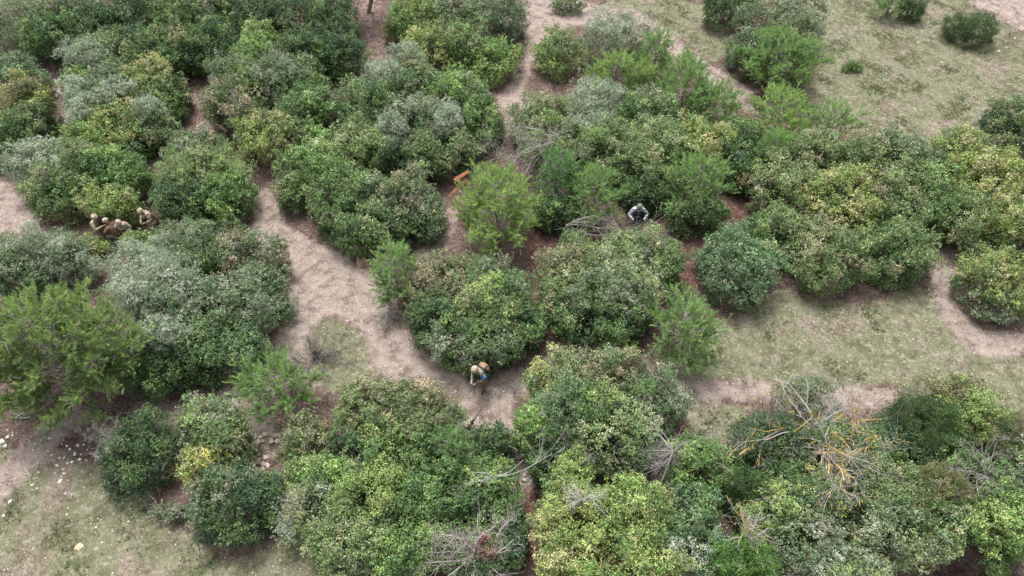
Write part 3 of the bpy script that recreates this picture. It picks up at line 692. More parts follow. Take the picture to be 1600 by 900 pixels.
dead((1168,846), 1.9, [(1110,832,2.6,.3),(1150,800,2.9,.5),(1162,800,3.0,.3),(1200,812,2.9,0),(1210,866,2.3,.1),(1238,886,1.9,0),(1220,830,2.6,0)], 'bare forked branches above the bright green juniper', (.44,.40,.38), fan=2.3, r=.028)
dead((1540,745), 1.8, [(1490,700,2.6),(1510,690,2.6),(1575,700,2.6),(1595,745,2.4),(1500,760,2.4),(1560,790,2.0),(1540,700,2.8),(1480,740,2.4)], 'grey leafless shrub over the twiggy bush at the right edge', (.33,.30,.28), fan=2.2, r=.022)
dead((990,392), 1.3, [(962,342,2.9),(975,338,2.9),(998,340,2.9),(1022,352,2.6),(1040,362,2.4),(1050,385,2.0),(950,352,2.7),(985,345,3.0),(1030,392,2.0)], 'upright bundle of bare grey rods below the person in white sleeves', (.38,.34,.31), fan=3, r=.02, levels=3)
dead((884,352), 1.1, [(950,362,1.6),(958,370,1.5),(940,376,1.4),(930,356,1.7),(962,382,1.4)], 'bundle of cut pale branches lying at the top of the bush right of centre', (.42,.38,.34), fan=2.5, r=.028, levels=3, name='dead_branch', cat='dead branch', foot=False)
dead((84,182), .12, [(95,198,.12),(76,206,.1)], 'curved pale stick lying on the red bare patch at the left', (.55,.46,.40), fan=.8, r=.022, levels=2, name='dead_branch', cat='dead branch', foot=False)
dead((208,700), 1.0, [(160,684,1.4),(168,672,1.6),(150,700,1.0),(180,680,1.7),(150,720,.8),(172,742,.5)], 'grey bare twigs sticking out left of the bush by the white stones', (.36,.33,.31), fan=4, r=.02)
dead((872,690), .9, [(850,664,1.6),(900,706,1.6),(912,724,1.5),(846,690,1.4),(935,712,1.8)], 'bare branches in the dark gap right of the lime shrub', (.40,.36,.33), fan=3, r=.025, levels=3)
dead((606,490), .2, [(590,480,.8),(600,500,.5),(625,500,.5),(585,498,.4),(640,510,.5),(618,470,1.1)], 'heap of dead twigs at the foot of the slim pale pine', (.40,.37,.34), fan=4, r=.018)
dead((820,198), .5, [(806,184,.8),(830,172,.8),(838,206,.7)], 'small grey twig bush at the end of the pale footpath', (.42,.38,.36), fan=3, r=.015, levels=3)
dead((800,612), .2, [(790,600,.6),(805,590,.7),(822,600,.8),(785,625,.4)], 'small twiggy shrub on the right bank of the path junction', (.28,.25,.24), fan=3, r=.012, levels=3)
pine(560, -70, 60, 40, 7.0, 'tree cut by the top edge with only its grey trunk showing beside the red footpath', pg, u0=.55)

# ------------------------------------------------------------------ stuff: grass, leaf litter, gravel
def scatter(n, pred, x0=-31, x1=31, y0=6, y1=48):
    out = []
    got = 0
    while got < n:
        x = rng.uniform(x0, x1, n); y = rng.uniform(y0, y1, n); k = rng.random(n) < pred(x, y); out.append(np.stack([x[k], y[k]], 1)); got += int(k.sum())
        if got < n*.02: break
    return np.concatenate(out)[:n]
CAN = []   # crowns' feet, for litter
for o in bpy.data.objects:
    if o.type == 'EMPTY' and o.get('category') == 'shrub': CAN.append((o.location.x, o.location.y))
def p_grass(x, y):
    p, g, r = masks(x, y); patch = sstep(fbm(x, y, .9, 6)+.7*fbm(x, y, 3.7, 9), -.1, .7)
    return np.clip(g*(1-p*.95)*(.08+.92*patch), 0, 1)
T = scatter(70000, p_grass); nb = 5
idx = np.repeat(np.arange(len(T)), nb); n = len(idx)
bx = T[idx, 0]+rng.normal(0, .025, n); by = T[idx, 1]+rng.normal(0, .025, n)
base = np.stack([bx, by, hz(bx, by)], 1)
dv = unit(rng.normal(size=(n, 3))*np.array([1, 1, .3])+np.array([0, 0, .45])); ln_ = rng.uniform(.02, .055, n)*(.7+1.9*rng.random(len(T))[idx]**4)
sd_ = unit(np.cross(dv, rdir(n)))*.006
V = np.stack([base-sd_, base+sd_, base+dv*ln_[:, None]], 1)
green = sstep(fbm(T[:, 0], T[:, 1], .8, 12)+rng.normal(0, .45, len(T)), -.5, .6)[:, None]
gc = (np.array([.37, .325, .22])*(1-green)+np.array([.13, .19, .06])*green)*rng.uniform(.75, 1.25, (len(T), 1))
cl = gc[idx]*rng.uniform(.8, 1.2, (n, 1))
tag(link('grass', np_mesh('grass', V.reshape(-1, 3), np.arange(n*3).reshape(n, 3), np.repeat(cl, 3, axis=0)), M_GRASS), 'short dry and green grass growing over the open ground', 'grass', kind='stuff')
# low green weeds between the grass
def p_weed(x, y):
    p, g, r = masks(x, y); return np.clip((g*.8+(1-p)*.12)*sstep(fbm(x, y, 1.4, 21), .15, .7)*(1-p*.9), 0, 1)
T = scatter(7000, p_weed); idx = np.repeat(np.arange(len(T)), 9); n = len(idx); sp_ = rng.uniform(.03, .11, len(T))[idx]
bx = T[idx, 0]+rng.normal(0, 1, n)*sp_*.6; by = T[idx, 1]+rng.normal(0, 1, n)*sp_*.6
pos = np.stack([bx, by, hz(bx, by)+rng.uniform(.01, .06, n)], 1); wc = np.array([(.09,.15,.045),(.13,.19,.06),(.07,.11,.04),(.17,.17,.09)])[rng.integers(0, 4, len(T))]
tag(link('weeds', leaves_mesh('weeds', pos, unit(rdir(n)*.7+np.array([0, 0, 1.])), rng.uniform(.03, .07, n), rng.uniform(.015, .03, n), wc[idx]*rng.uniform(.8, 1.3, (n, 1))), M_GRASS), 'low green weeds in patches on the open ground', 'weeds', kind='stuff')
# leaf litter: small curled brown leaves
def p_lit(x, y):
    p, g, r = masks(x, y); return np.clip((1-g*.85)*(1-p*.93)*.8+r*.25*(1-p*.6), 0, 1)
T = scatter(90000, p_lit); n = len(T)
pos = np.stack([T[:, 0], T[:, 1], hz(T[:, 0], T[:, 1])+rng.uniform(.008, .03, n)], 1)
A = np.array([(.20,.11,.08),(.13,.075,.055),(.28,.19,.13),(.10,.07,.055),(.34,.26,.2)])
tag(link('leaf_litter', leaves_mesh('leaf_litter', pos, unit(rdir(n)*.5+np.array([0, 0, 1.])), rng.uniform(.04, .09, n), rng.uniform(.02, .045, n), A[rng.integers(0, 5, n)]*rng.uniform(.7, 1.2, (n, 1))), M_GRASS), 'brown fallen leaves under the shrubs', 'leaf litter', kind='stuff')
# stones
def stone_geo(n, pts, size, flat=.55):
    """irregular angular pebbles: jittered octahedra-like hulls with 14 verts"""
    bm = bmesh.new(); bmesh.ops.create_icosphere(bm, subdivisions=1, radius=1.0); U = np.array([v.co[:] for v in bm.verts]); Fc = np.array([[v.index for v in f.verts] for f in bm.faces]); bm.free()
    k = len(U); ang = rng.uniform(0, 2*math.pi, n); ca, sa = np.cos(ang)[:, None], np.sin(ang)[:, None]
    V = U[None]*rng.uniform(.62, 1.15, (n, k, 1))*size[:, None, None]*np.stack([np.ones(n), rng.uniform(.55, .95, n), rng.uniform(flat*.6, flat*1.2, n)], 1)[:, None]
    Vx = V[..., 0]*ca-V[..., 1]*sa; Vy = V[..., 0]*sa+V[..., 1]*ca
    V = np.stack([Vx, Vy, V[..., 2]+size[:, None]*.12], 2)+pts[:, None]
    return V.reshape(-1, 3), (Fc[None]+np.arange(n)[:, None, None]*k).reshape(-1, 3), k
def p_grav(x, y):
    p, g, r = masks(x, y); return np.clip(p*.6+g*.22+.06, 0, 1)
T = scatter(38000, p_grav); n = len(T); pts = np.stack([T[:, 0], T[:, 1], hz(T[:, 0], T[:, 1])], 1)
v, f, k = stone_geo(n, pts, .009+.03*rng.random(n)**3.5)
cl = np.repeat(np.array([.58, .51, .46])*rng.uniform(.35, 1.35, (n, 1)), k, axis=0)
tag(link('gravel', np_mesh('gravel', v, f, cl), M_STONE), 'small pale gravel on the paths and open ground', 'gravel', kind='stuff')
def one_stone(px, py, sz, c, label, group, name='stone', cat='stone', flat=.55):
    g = G(px, py, 0)
    for _ in range(4): g = G(px, py, float(hz(g[0], g[1])))
    z0 = float(hz(g[0], g[1])); v, f, k = stone_geo(1, np.zeros((1, 3)), np.array([sz]), flat)
    me = np_mesh(name, v, f, np.repeat(np.array([c])*rng.uniform(.85, 1.12), k, axis=0)); o = link(name, me, M_STONE, None, (g[0], g[1], z0)); tag(o, label, cat, group); return o
WH = (.74, .70, .66)
for px, py, s in [(3,690,.15),(12,683,.10),(8,697,.12),(20,680,.08),(64,688,.06),(78,685,.10),(52,703,.06),(75,704,.06),(97,693,.05),(105,697,.07),(109,702,.07),(122,696,.10),(131,695,.05),(118,707,.05),(93,715,.08),(101,715,.08),(90,727,.11),(106,724,.08),(112,722,.09),(125,718,.08),(117,710,.09),(126,710,.06),(96,745,.06),(86,739,.05),(100,740,.08),(94,752,.12),(107,751,.06),(99,733,.07),(51,758,.09),(58,763,.05),(102,771,.06),(112,773,.05),(128,737,.03),(81,711,.05),(136,703,.05),(144,701,.05),(20,676,.05),(12,672,.05),(60,701,.04),(135,719,.05),(110,735,.04),(141,741,.03),(162,770,.04),(131,762,.04)]:
    one_stone(px, py, s*.8, WH, 'small white stone among the scatter on the lower left slope', 'white stones scattered on the lower left slope')
for px, py, s in [(16,784,.10),(6,806,.07),(150,824,.05),(143,810,.04),(232,800,.04),(265,832,.03),(190,752,.04),(60,738,.04)]:
    one_stone(px, py, s, WH, 'lone pale stone lying in the lower left grass', 'lone pale stones in the lower left grass')
one_stone(124, 855, .17, (.52,.43,.28), 'buff flat stone sunk in the grass at the bottom left', None, flat=.3)
RK = (.64, .53, .43)
for px, py, s in [(386,672,.09),(392,679,.10),(397,685,.15),(404,690,.10),(388,686,.12),(400,694,.12),(412,680,.12),(421,678,.13),(430,681,.12),(424,689,.11),(433,689,.10),(410,690,.08),(380,678,.07),(407,683,.08),(404,721,.14),(396,728,.13),(412,726,.12),(418,728,.11),(399,734,.12),(410,733,.10),(388,740,.10),(404,711,.08),(393,712,.06),(415,715,.09),(405,741,.08)]:
    one_stone(px, py, s*1.35, RK, 'broken buff rock on the rim of the hollow below the small spreading pine', 'buff rocks round the small hollow', name='rock', cat='rock', flat=.8)
for px, py, s in [(441,807,.11),(448,805,.10),(437,825,.10),(428,838,.05)]:
    one_stone(px, py, s, (.6,.52,.42), 'buff stone at the edge of the lower grass beside the round dark bush', 'buff stones by the round dark bush')
for px, py, s in [(819,742,.09),(824,738,.11),(829,745,.10),(822,750,.12),(830,752,.09),(835,741,.08),(817,748,.07),(827,757,.08)]:
    one_stone(px, py, s, (.62,.54,.50), 'pinkish rock in the little pile across the reddish footpath', 'pile of rocks across the reddish footpath', name='rock', cat='rock', flat=.8)
for px, py, s in [(252,643,.08),(266,646,.09),(258,650,.07),(278,660,.07),(250,652,.06)]:
    one_stone(px, py, s, (.5,.4,.34), 'pinkish stone on the bare strip right of the big pine trunk', 'stones on the bare strip by the big pine')
for px, py, s in [(51,104,.06),(56,106,.06),(44,103,.06)]:
    one_stone(px, py, s, (.5,.46,.42), 'pale stone on the red bare patch at top left', 'stones on the red bare patch at top left')
for px, py, s in [(1455,41,.08),(1434,67,.10),(1585,60,.09),(1440,49,.05),(1560,80,.10),(1572,75,.08),(1345,37,.05),(1420,34,.05),(1352,132,.05),(1515,100,.05),(1265,170,.05),(1560,180,.06),(1330,140,.04),(1475,225,.06),(1395,225,.05)]:
    one_stone(px, py, s, (.68,.63,.57), 'pale stone dotting the upper right grass', 'pale stones on the upper right grass')
for px, py, s in [(712,612,.06),(730,610,.05),(786,612,.08),(800,618,.06),(488,461,.05),(556,464,.05),(575,470,.05),(455,470,.05),(520,455,.04),(662,520,.05),(600,500,.05),(690,585,.04)]:
    one_stone(px, py, s, (.62,.55,.48), 'small pale stone trodden into the light path', 'pale stones on the light paths')

# ------------------------------------------------------------------ broken orange branches, fallen log, weathered stump
def rough_log(name, p0, p1, r0, r1, bark, wood, label, cat, wood_up=True):
    """a split limb: bark half round plus the torn orange wood face as its own mesh"""
    p0, p1 = np.array(p0), np.array(p1); root = empty(name, tuple(p0)); tag(root, label, cat); d = unit(p1-p0); Ln = np.linalg.norm(p1-p0)
    up = unit(np.array([0, -.45, 1.])-d*np.dot(d, [0, -.45, 1.])); sd = np.cross(d, up); rows = 10; V1, V2 = [], []
    for i in range(rows+1):
        t = i/rows; r = (r0+(r1-r0)*t)*rng.uniform(.85, 1.15); c = d*Ln*t+up*.03*math.sin(t*5)
        for k in range(7):
            a = math.pi*k/6; V1.append(c+sd*math.cos(a)*r-up*math.sin(a)*r)
        for k in range(5):
            q = -1+2*k/4; V2.append(c+sd*q*r*.93+up*(.004+rng.uniform(0, .25)*r*(1-abs(q))))
    F1 = [[i*7+k, i*7+k+1, (i+1)*7+k+1, (i+1)*7+k] for i in range(rows) for k in range(6)]
    F2 = [[i*5+k, i*5+k+1, (i+1)*5+k+1, (i+1)*5+k] for i in range(rows) for k in range(4)]
    link('bark', np_mesh('bark', np.array(V1), np.array(F1), np.tile(bark, (len(V1), 1))), M_BARK, root)
    link('split_wood', np_mesh('split_wood', np.array(V2), np.array(F2), np.array(wood)*rng.uniform(.7, 1.3, (len(V2), 1))), M_BARK, root)
    return root
rough_log('broken_branch', G(710,283,1.9), G(732,267,2.4), .12, .07, (.20,.07,.05), (.36,.14,.07), 'short split branch with orange wood, upper of the two by the red litter', 'broken branch')
rough_log('broken_branch', G(700,311,1.1), G(727,279,2.1), .07, .12, (.30,.24,.24), (.38,.17,.10), 'long split branch with grey bark and an orange torn end by the red litter', 'broken branch')
dead((18,652), .12, [(44,652,.2),(60,656,.15),(30,645,.3)], 'pale fallen branch on the ground at the left edge under the big pine', (.60,.57,.52), fan=1.2, r=.07, levels=2, name='fallen_branch', cat='branch', foot=False)
g = G(566, 410, .2); st = empty('tree_stump', (g[0], g[1], float(hz(g[0], g[1])))); tag(st, 'weathered pinkish brown stump with a hollow at the edge of the clearing', 'tree stump')
segs, cs = [], []
for k in range(13):
    a = k/13*2*math.pi; rr = .15*rng.uniform(.8, 1.2); p = np.array([math.cos(a)*rr, math.sin(a)*rr*.8, -.05]); q = p*np.array([.75, .75, 0])+np.array([0, 0, rng.uniform(.3, .55)])
    segs.append((p*1.5, q, .075, .04)); cs.append(np.array((.42, .30, .24))*rng.uniform(.7, 1.2))
link('wood', tubes_mesh('wood', segs, cs, 6), M_BARK, st)
segs = [(np.array([math.cos(a)*.15, math.sin(a)*.15, .02]), np.array([math.cos(a)*.42, math.sin(a)*.36, -.03]), .06, .02) for a in (0.3, 1.6, 2.9, 4.1, 5.2)]
link('root', tubes_mesh('root', segs, [(.30, .22, .18)]*5, 6), M_BARK, st)

# ------------------------------------------------------------------ people
M_SKIN = noise_mat('skin', (.50,.30,.22), (.56,.35,.26), 12, .55)
M_TAN = noise_mat('tan_camouflage', (.46,.36,.24), (.62,.53,.38), 17, .9, c3=(.22,.17,.11))
M_PALE = noise_mat('pale_tan_camouflage', (.52,.42,.34), (.70,.60,.51), 19, .9, c3=(.24,.17,.13))
M_CAMO = noise_mat('brown_camouflage', (.12,.085,.055), (.66,.54,.43), 20, .9, lo=.43, hi=.56, c3=(.40,.27,.18))
M_URB = noise_mat('grey_white_camouflage', (.12,.125,.15), (.62,.63,.68), 13, .9, lo=.42, hi=.52)
M_OLV = noise_mat('olive_camouflage', (.10,.10,.06), (.40,.36,.25), 16, .9)
M_BRN = noise_mat('brown_cloth', (.17,.10,.06), (.30,.18,.10), 14, .9)
M_GRNT = noise_mat('grey_green_cloth', (.16,.17,.13), (.26,.27,.22), 14, .9)
M_VEST = noise_mat('dark_webbing', (.03,.03,.035), (.08,.08,.085), 25, .8)
M_BLK = noise_mat('black_metal', (.012,.012,.014), (.03,.03,.032), 30, .45)
M_BOOT = noise_mat('boot_leather', (.06,.04,.03), (.11,.08,.055), 20, .7)
M_BLUE = noise_mat('blue_cloth', (.05,.20,.62), (.10,.30,.75), 20, .8)
M_PACK = noise_mat('tan_canvas', (.27,.18,.11), (.38,.26,.16), 18, .9)
M_GLOVE = noise_mat('tan_glove', (.40,.30,.2), (.50,.38,.26), 20, .8)
def bm_obj(name, bm, mat, parent, smooth=True):
    me = bpy.data.meshes.new(name); bm.to_mesh(me); bm.free(); me.polygons.foreach_set('use_smooth', np.full(len(me.polygons), smooth)); me.update()
    return link(name, me, mat, parent)
def rot_to(d):
    return Vector(d).normalized().to_track_quat('Z', 'Y').to_matrix().to_4x4()
def box(bm, c, s, M=None, bev=.15):
    r = bmesh.ops.create_cube(bm, size=1.0); vs = r['verts']; bmesh.ops.scale(bm, vec=s, verts=vs)
    e = list({e for v in vs for e in v.link_edges}); r2 = bmesh.ops.bevel(bm, geom=e, offset=min(s)*bev, segments=2, affect='EDGES', profile=.6)
    vs = list({v for v in r2['verts']}|{v for v in vs if v.is_valid}); T = Matrix.Translation(c)
    bmesh.ops.transform(bm, matrix=(T@M if M else T), verts=vs)
def cyl(bm, a, b, r0, r1=None, seg=10):
    a, b = Vector(a), Vector(b); d = b-a
    bmesh.ops.create_cone(bm, cap_ends=True, segments=seg, radius1=r0, radius2=r0 if r1 is None else r1, depth=d.length, matrix=Matrix.Translation((a+b)/2)@rot_to(d))
def lerp(a, b, t): return tuple(a[i]+(b[i]-a[i])*t for i in range(3))

def person(label, head_px, head_z, yaw, J, shirt, trousers, helmet=M_TAN, glove=M_SKIN, vest=None, bulk=1.12, goggles=False, band=None, pack=None, headset=False, group=None):
    """J: joints in the person's own frame (x right, y forward, z up, feet at 0)"""
    J = {k: Vector(v) for k, v in J.items()}
    Rz = Matrix.Rotation(yaw, 4, 'Z'); hp = Rz@J['head']; p = G(head_px[0], head_px[1], head_z); bx, by = p[0]-hp.x, p[1]-hp.y
    root = empty('person', (bx, by, head_z-J['head'].z), yaw); tag(root, label, 'person', group)
    V, E, Rr, S = [], [], [], []          # verts, edges, radii, edge kinds
    def add(p, r): V.append(Vector(p)); Rr.append(r); return len(V)-1
    def edge(a, b, k): E.append((a, b)); S.append(k)
    B = bulk
    pel = add(J['pelvis'], .145*B); ab = add(J['pelvis'].lerp(J['chest'], .5), .135*B); ch = add(J['chest'], .155*B)
    nk0 = add(J['neck'], .07); edge(pel, ab, 'torso'); edge(ab, ch, 'torso'); edge(ch, nk0, 'torso')
    hd = J['head']; nd = (hd-J['neck']).normalized(); face = J['face'].normalized()
    nk1 = add(J['neck'].lerp(hd, .45), .055); edge(nk0, nk1, 'head'); h0 = add(hd-nd*.03+face*.01, .085); h1 = add(hd+nd*.065, .085)
    edge(nk1, h0, 'head'); edge(h0, h1, 'head'); 
    for s in ('l', 'r'):
        sg = -1 if s == 'l' else 1
        sh = add(J['sh_'+s], .072*B); el = add(J['el_'+s], .048*B); wr = add(J['ha_'+s], .028); um = add(J['sh_'+s].lerp(J['el_'+s], .5), .062*B); fm = add(J['el_'+s].lerp(J['ha_'+s], .45), .045*B)
        edge(ch, sh, 'torso'); edge(sh, um, 'arm'); edge(um, el, 'arm'); edge(el, fm, 'arm'); edge(fm, wr, 'arm')
        fd = (J['ha_'+s]-J['el_'+s]).normalized(); sd = fd.cross(Vector((0, 0, 1))); sd = sd.normalized() if sd.length > .2 else Vector((1, 0, 0)); pn = sd.cross(fd)
        if pn.z > 0: pn = -pn
        pl = add(J['ha_'+s]+fd*.05, .034); edge(wr, pl, 'hand')
        for k, (o, L_) in enumerate(((-.027, .062), (-.009, .075), (.010, .070), (.028, .052))):
            f0 = add(J['ha_'+s]+fd*.085+sd*o, .0105); f1 = add(V[f0]+fd*L_*.5+pn*.012, .0095); f2 = add(V[f1]+fd*L_*.3+pn*.03, .008)
            edge(pl, f0, 'hand'); edge(f0, f1, 'hand'); edge(f1, f2, 'hand')
        t0 = add(J['ha_'+s]+fd*.045-sd*sg*.038+pn*.012, .012); t1 = add(V[t0]+fd*.035-sd*sg*.018+pn*.022, .010); edge(pl, t0, 'hand'); edge(t0, t1, 'hand')
        hp_ = add(J['pelvis']+Vector((sg*.095, 0, -.04)), .105*B); kn = add(J['kn_'+s], .068*B); an = add(J['ft_'+s], .048); th = add(V[hp_].lerp(J['kn_'+s], .5), .09*B); cf = add(J['kn_'+s].lerp(J['ft_'+s], .4), .062*B)
        edge(pel, hp_, 'leg'); edge(hp_, th, 'leg'); edge(th, kn, 'leg'); edge(kn, cf, 'leg'); edge(cf, an, 'leg')
        tv = J['toe_'+s].normalized(); hl = add(J['ft_'+s]+Vector((0, 0, -.03))-tv*.04, .045); to = add(J['ft_'+s]+tv*.17+Vector((0, 0, -.035)), .036); edge(an, hl, 'boot'); edge(an, to, 'boot')
    me = bpy.data.meshes.new('body'); me.from_pydata([v[:] for v in V], E, []); me.update()
    tmp = bpy.data.objects.new('body', me); col.objects.link(tmp)
    sk = tmp.modifiers.new('skin', 'SKIN'); sk.use_smooth_shade = True
    for i, sv in enumerate(me.skin_vertices[0].data): sv.radius = (Rr[i], Rr[i]); sv.use_root = (i == 0)
    me.skin_vertices[0].data[ch].radius = (.19*B, .13*B)
    ss = tmp.modifiers.new('sub', 'SUBSURF'); ss.levels = 2; ss.render_levels = 2
    dg = bpy.context.evaluated_depsgraph_get(); me2 = bpy.data.meshes.new_from_object(tmp.evaluated_get(dg)); bpy.data.objects.remove(tmp)
    me2.name = 'body'; me2.materials.clear()
    for m in (shirt, trousers, M_SKIN, glove, M_BOOT): me2.materials.append(m)
    km = {'torso': 0, 'arm': 0, 'leg': 1, 'head': 2, 'hand': 3, 'boot': 4}
    A_ = np.array([V[a][:] for a, b in E]); Bb = np.array([V[b][:] for a, b in E]); rad = np.array([(Rr[a]+Rr[b])/2 for a, b in E]); kk = np.array([km[s] for s in S])
    C = np.empty(len(me2.polygons)*3); me2.polygons.foreach_get('center', C); C = C.reshape(-1, 3)
    e = Bb-A_; t = np.clip(((C[:, None]-A_[None])*e[None]).sum(2)/np.maximum((e*e).sum(1), 1e-9)[None], 0, 1)
    dist = np.linalg.norm(C[:, None]-(A_[None]+t[..., None]*e[None]), axis=2)-rad[None]; ki = kk[dist.argmin(1)]
    me2.polygons.foreach_set('material_index', ki.astype(np.int32))
    cloth = np.zeros(len(me2.vertices), bool)      # folds and slack of the cloth
    for pg_ in me2.polygons:
        if pg_.material_index < 2: cloth[list(pg_.vertices)] = True
    for pg_ in me2.polygons:
        if pg_.material_index >= 2: cloth[list(pg_.vertices)] = False
    co = np.empty(len(me2.vertices)*3); me2.vertices.foreach_get('co', co); co = co.reshape(-1, 3); no_ = np.empty(len(me2.vertices)*3); me2.vertices.foreach_get('normal', no_); no_ = no_.reshape(-1, 3)
    wv = np.sin(co[:, 2]*55+8*np.sin(co[:, 0]*14+co[:, 1]*9))*.5+np.sin(co[:, 0]*47+6*np.sin(co[:, 2]*19))*.35+np.sin(co[:, 1]*61+5*np.sin(co[:, 2]*13))*.3
    co += no_*(cloth*(.010+.010*wv))[:, None]; me2.vertices.foreach_set('co', co.ravel()); me2.polygons.foreach_set('use_smooth', np.full(len(me2.polygons), True)); me2.update()
    link('body', me2, None, root)
    # face, eyes, ears
    fr = nd.cross(face).normalized()
    bm = bmesh.new(); c = hd+face*.092+nd*-.005
    bmesh.ops.create_cone(bm, cap_ends=True, segments=8, radius1=.018, radius2=.007, depth=.045, matrix=Matrix.Translation(c)@rot_to(nd)); bm_obj('nose', bm, M_SKIN, root)
    for sg in (-1, 1):
        bm = bmesh.new(); bmesh.ops.create_uvsphere(bm, u_segments=8, v_segments=6, radius=.013, matrix=Matrix.Translation(hd+face*.085+nd*.02+fr*.032*sg)); bm_obj('eye', bm, M_BLK, root)
        bm = bmesh.new(); bmesh.ops.create_uvsphere(bm, u_segments=8, v_segments=6, radius=.028, matrix=Matrix.Translation(hd+fr*.088*sg)@rot_to(nd)); bm_obj('ear', bm, M_SKIN, root)
    bm = bmesh.new(); box(bm, hd+face*.088-nd*.045, (.045, .012, .012), Matrix(((fr.x, face.x, nd.x, 0), (fr.y, face.y, nd.y, 0), (fr.z, face.z, nd.z, 0), (0, 0, 0, 1)))); bm_obj('mouth', bm, M_BRN, root)
    # helmet: dome with rim and side cut-outs
    fr3 = Matrix(((fr.x, face.x, nd.x, 0), (fr.y, face.y, nd.y, 0), (fr.z, face.z, nd.z, 0), (0, 0, 0, 1)))
    if helmet:
        bm = bmesh.new(); bmesh.ops.create_uvsphere(bm, u_segments=24, v_segments=14, radius=1.0)
        for v in list(bm.verts):
            if v.co.z < -.28 + (.18 if v.co.y > .2 else 0): bm.verts.remove(v)
        for v in bm.verts: v.co = Vector((v.co.x*.128, v.co.y*.150, v.co.z*.135*(1+.05*math.sin(9*v.co.x)*math.cos(8*v.co.y))))
        bmesh.ops.solidify(bm, geom=bm.faces[:], thickness=.012); bmesh.ops.transform(bm, matrix=Matrix.Translation(hd+nd*.045-face*.012)@fr3, verts=bm.verts)
        hm = bm_obj('helmet', bm, helmet, root)
        bm = bmesh.new(); box(bm, hd+nd*.08+face*.135, (.05, .025, .045), fr3); bm_obj('mount', bm, M_VEST, hm)
        bm = bmesh.new()
        for sg in (-1, 1): cyl(bm, hd+fr*.105*sg+nd*.0, hd+fr*.06*sg-nd*.105+face*.04, .007, seg=6)
        bm_obj('chin_strap', bm, M_VEST, hm)
        if headset:
            bm = bmesh.new()
            for sg in (-1, 1): cyl(bm, hd+fr*.09*sg, hd+fr*.135*sg, .048, .04, 12)
            cyl(bm, hd+fr*.12+nd*.0, hd+fr*.02+nd*.18-face*.02, .014, seg=6); cyl(bm, hd-fr*.12, hd-fr*.02+nd*.18-face*.02, .014, seg=6); bm_obj('headset', bm, M_BLK, root)
        if goggles:
            bm = bmesh.new(); box(bm, hd+face*.098+nd*.022, (.16, .045, .06), fr3, .3); bm_obj('goggles', bm, M_BLK, root)
    tz = (J['neck']-J['pelvis']).normalized(); tx = (J['sh_r']-J['sh_l']).normalized(); ty = tz.cross(tx).normalized(); tx = ty.cross(tz)
    F = Matrix(((tx.x, ty.x, tz.x, 0), (tx.y, ty.y, tz.y, 0), (tx.z, ty.z, tz.z, 0), (0, 0, 0, 1))); cc = J['chest']-tz*.06
    if vest:
        bm = bmesh.new(); box(bm, cc+ty*.145, (.30, .05, .34), F, .4); box(bm, cc-ty*.145, (.30, .05, .36), F, .4)
        for sg in (-1, 1): box(bm, cc+tx*.165*sg-tz*.06, (.035, .26, .2), F, .4); box(bm, cc+tx*.10*sg+tz*.19, (.05, .28, .03), F, .3)
        vo = bm_obj('vest', bm, vest, root)
        for k in (-1, 0, 1):
            bm = bmesh.new(); box(bm, cc+ty*.185+tx*.09*k-tz*.09, (.075, .05, .14), F, .25); bm_obj('pouch', bm, vest, vo)
        bm = bmesh.new(); q0, q1 = cc+ty*.18-tx*.14+tz*.17, cc+ty*.20+tx*.15-tz*.17; cyl(bm, q0, q1, .014, seg=6); q0 = cc+ty*.18+tx*.14+tz*.17; cyl(bm, q0, cc+ty*.2-tx*.02-tz*.02, .014, seg=6); bm_obj('sling', bm, M_BLK, root)
    bm = bmesh.new(); bmesh.ops.create_cone(bm, cap_ends=False, segments=20, radius1=.158*B, radius2=.158*B, depth=.05, matrix=Matrix.Translation(J['pelvis']+Vector((0, 0, .06)))); bmesh.ops.solidify(bm, geom=bm.faces[:], thickness=.012); bm_obj('belt', bm, M_VEST, root)
    if band:
        a_, b2 = J['sh_'+band], J['el_'+band]; bm = bmesh.new(); q = a_.lerp(b2, .62); dd = (b2-a_).normalized()
        bmesh.ops.create_cone(bm, cap_ends=False, segments=14, radius1=.083*B, radius2=.076*B, depth=.15, matrix=Matrix.Translation(q)@rot_to(dd)); bmesh.ops.solidify(bm, geom=bm.faces[:], thickness=.008); bm_obj('armband', bm, M_BLUE, root)
    W = Matrix.Translation(root.location)@Rz
    if pack:
        pr = empty('backpack', (W@(cc-ty*.27-tz*.05))[:], 0); pr.rotation_euler = (Rz@F).to_euler(); tag(pr, pack, 'backpack')
        bm = bmesh.new(); box(bm, (0, 0, 0), (.28, .17, .38), None, .28); bm_obj('bag', bm, M_PACK, pr)
        for sg in (-1, 1):
            bm = bmesh.new(); box(bm, (sg*.155, 0, -.08), (.06, .12, .20), None, .3); bm_obj('side_pocket', bm, M_PACK, pr)
            bm = bmesh.new(); cyl(bm, (sg*.1, .10, .2), (sg*.12, .34, .18), .02, seg=6); cyl(bm, (sg*.12, .34, .18), (sg*.14, .38, -.02), .02, seg=6); bm_obj('strap', bm, M_BRN, pr)
        bm = bmesh.new(); box(bm, (0, -.10, -.05), (.20, .05, .2), None, .3); bm_obj('front_pocket', bm, M_PACK, pr)
    return root, W
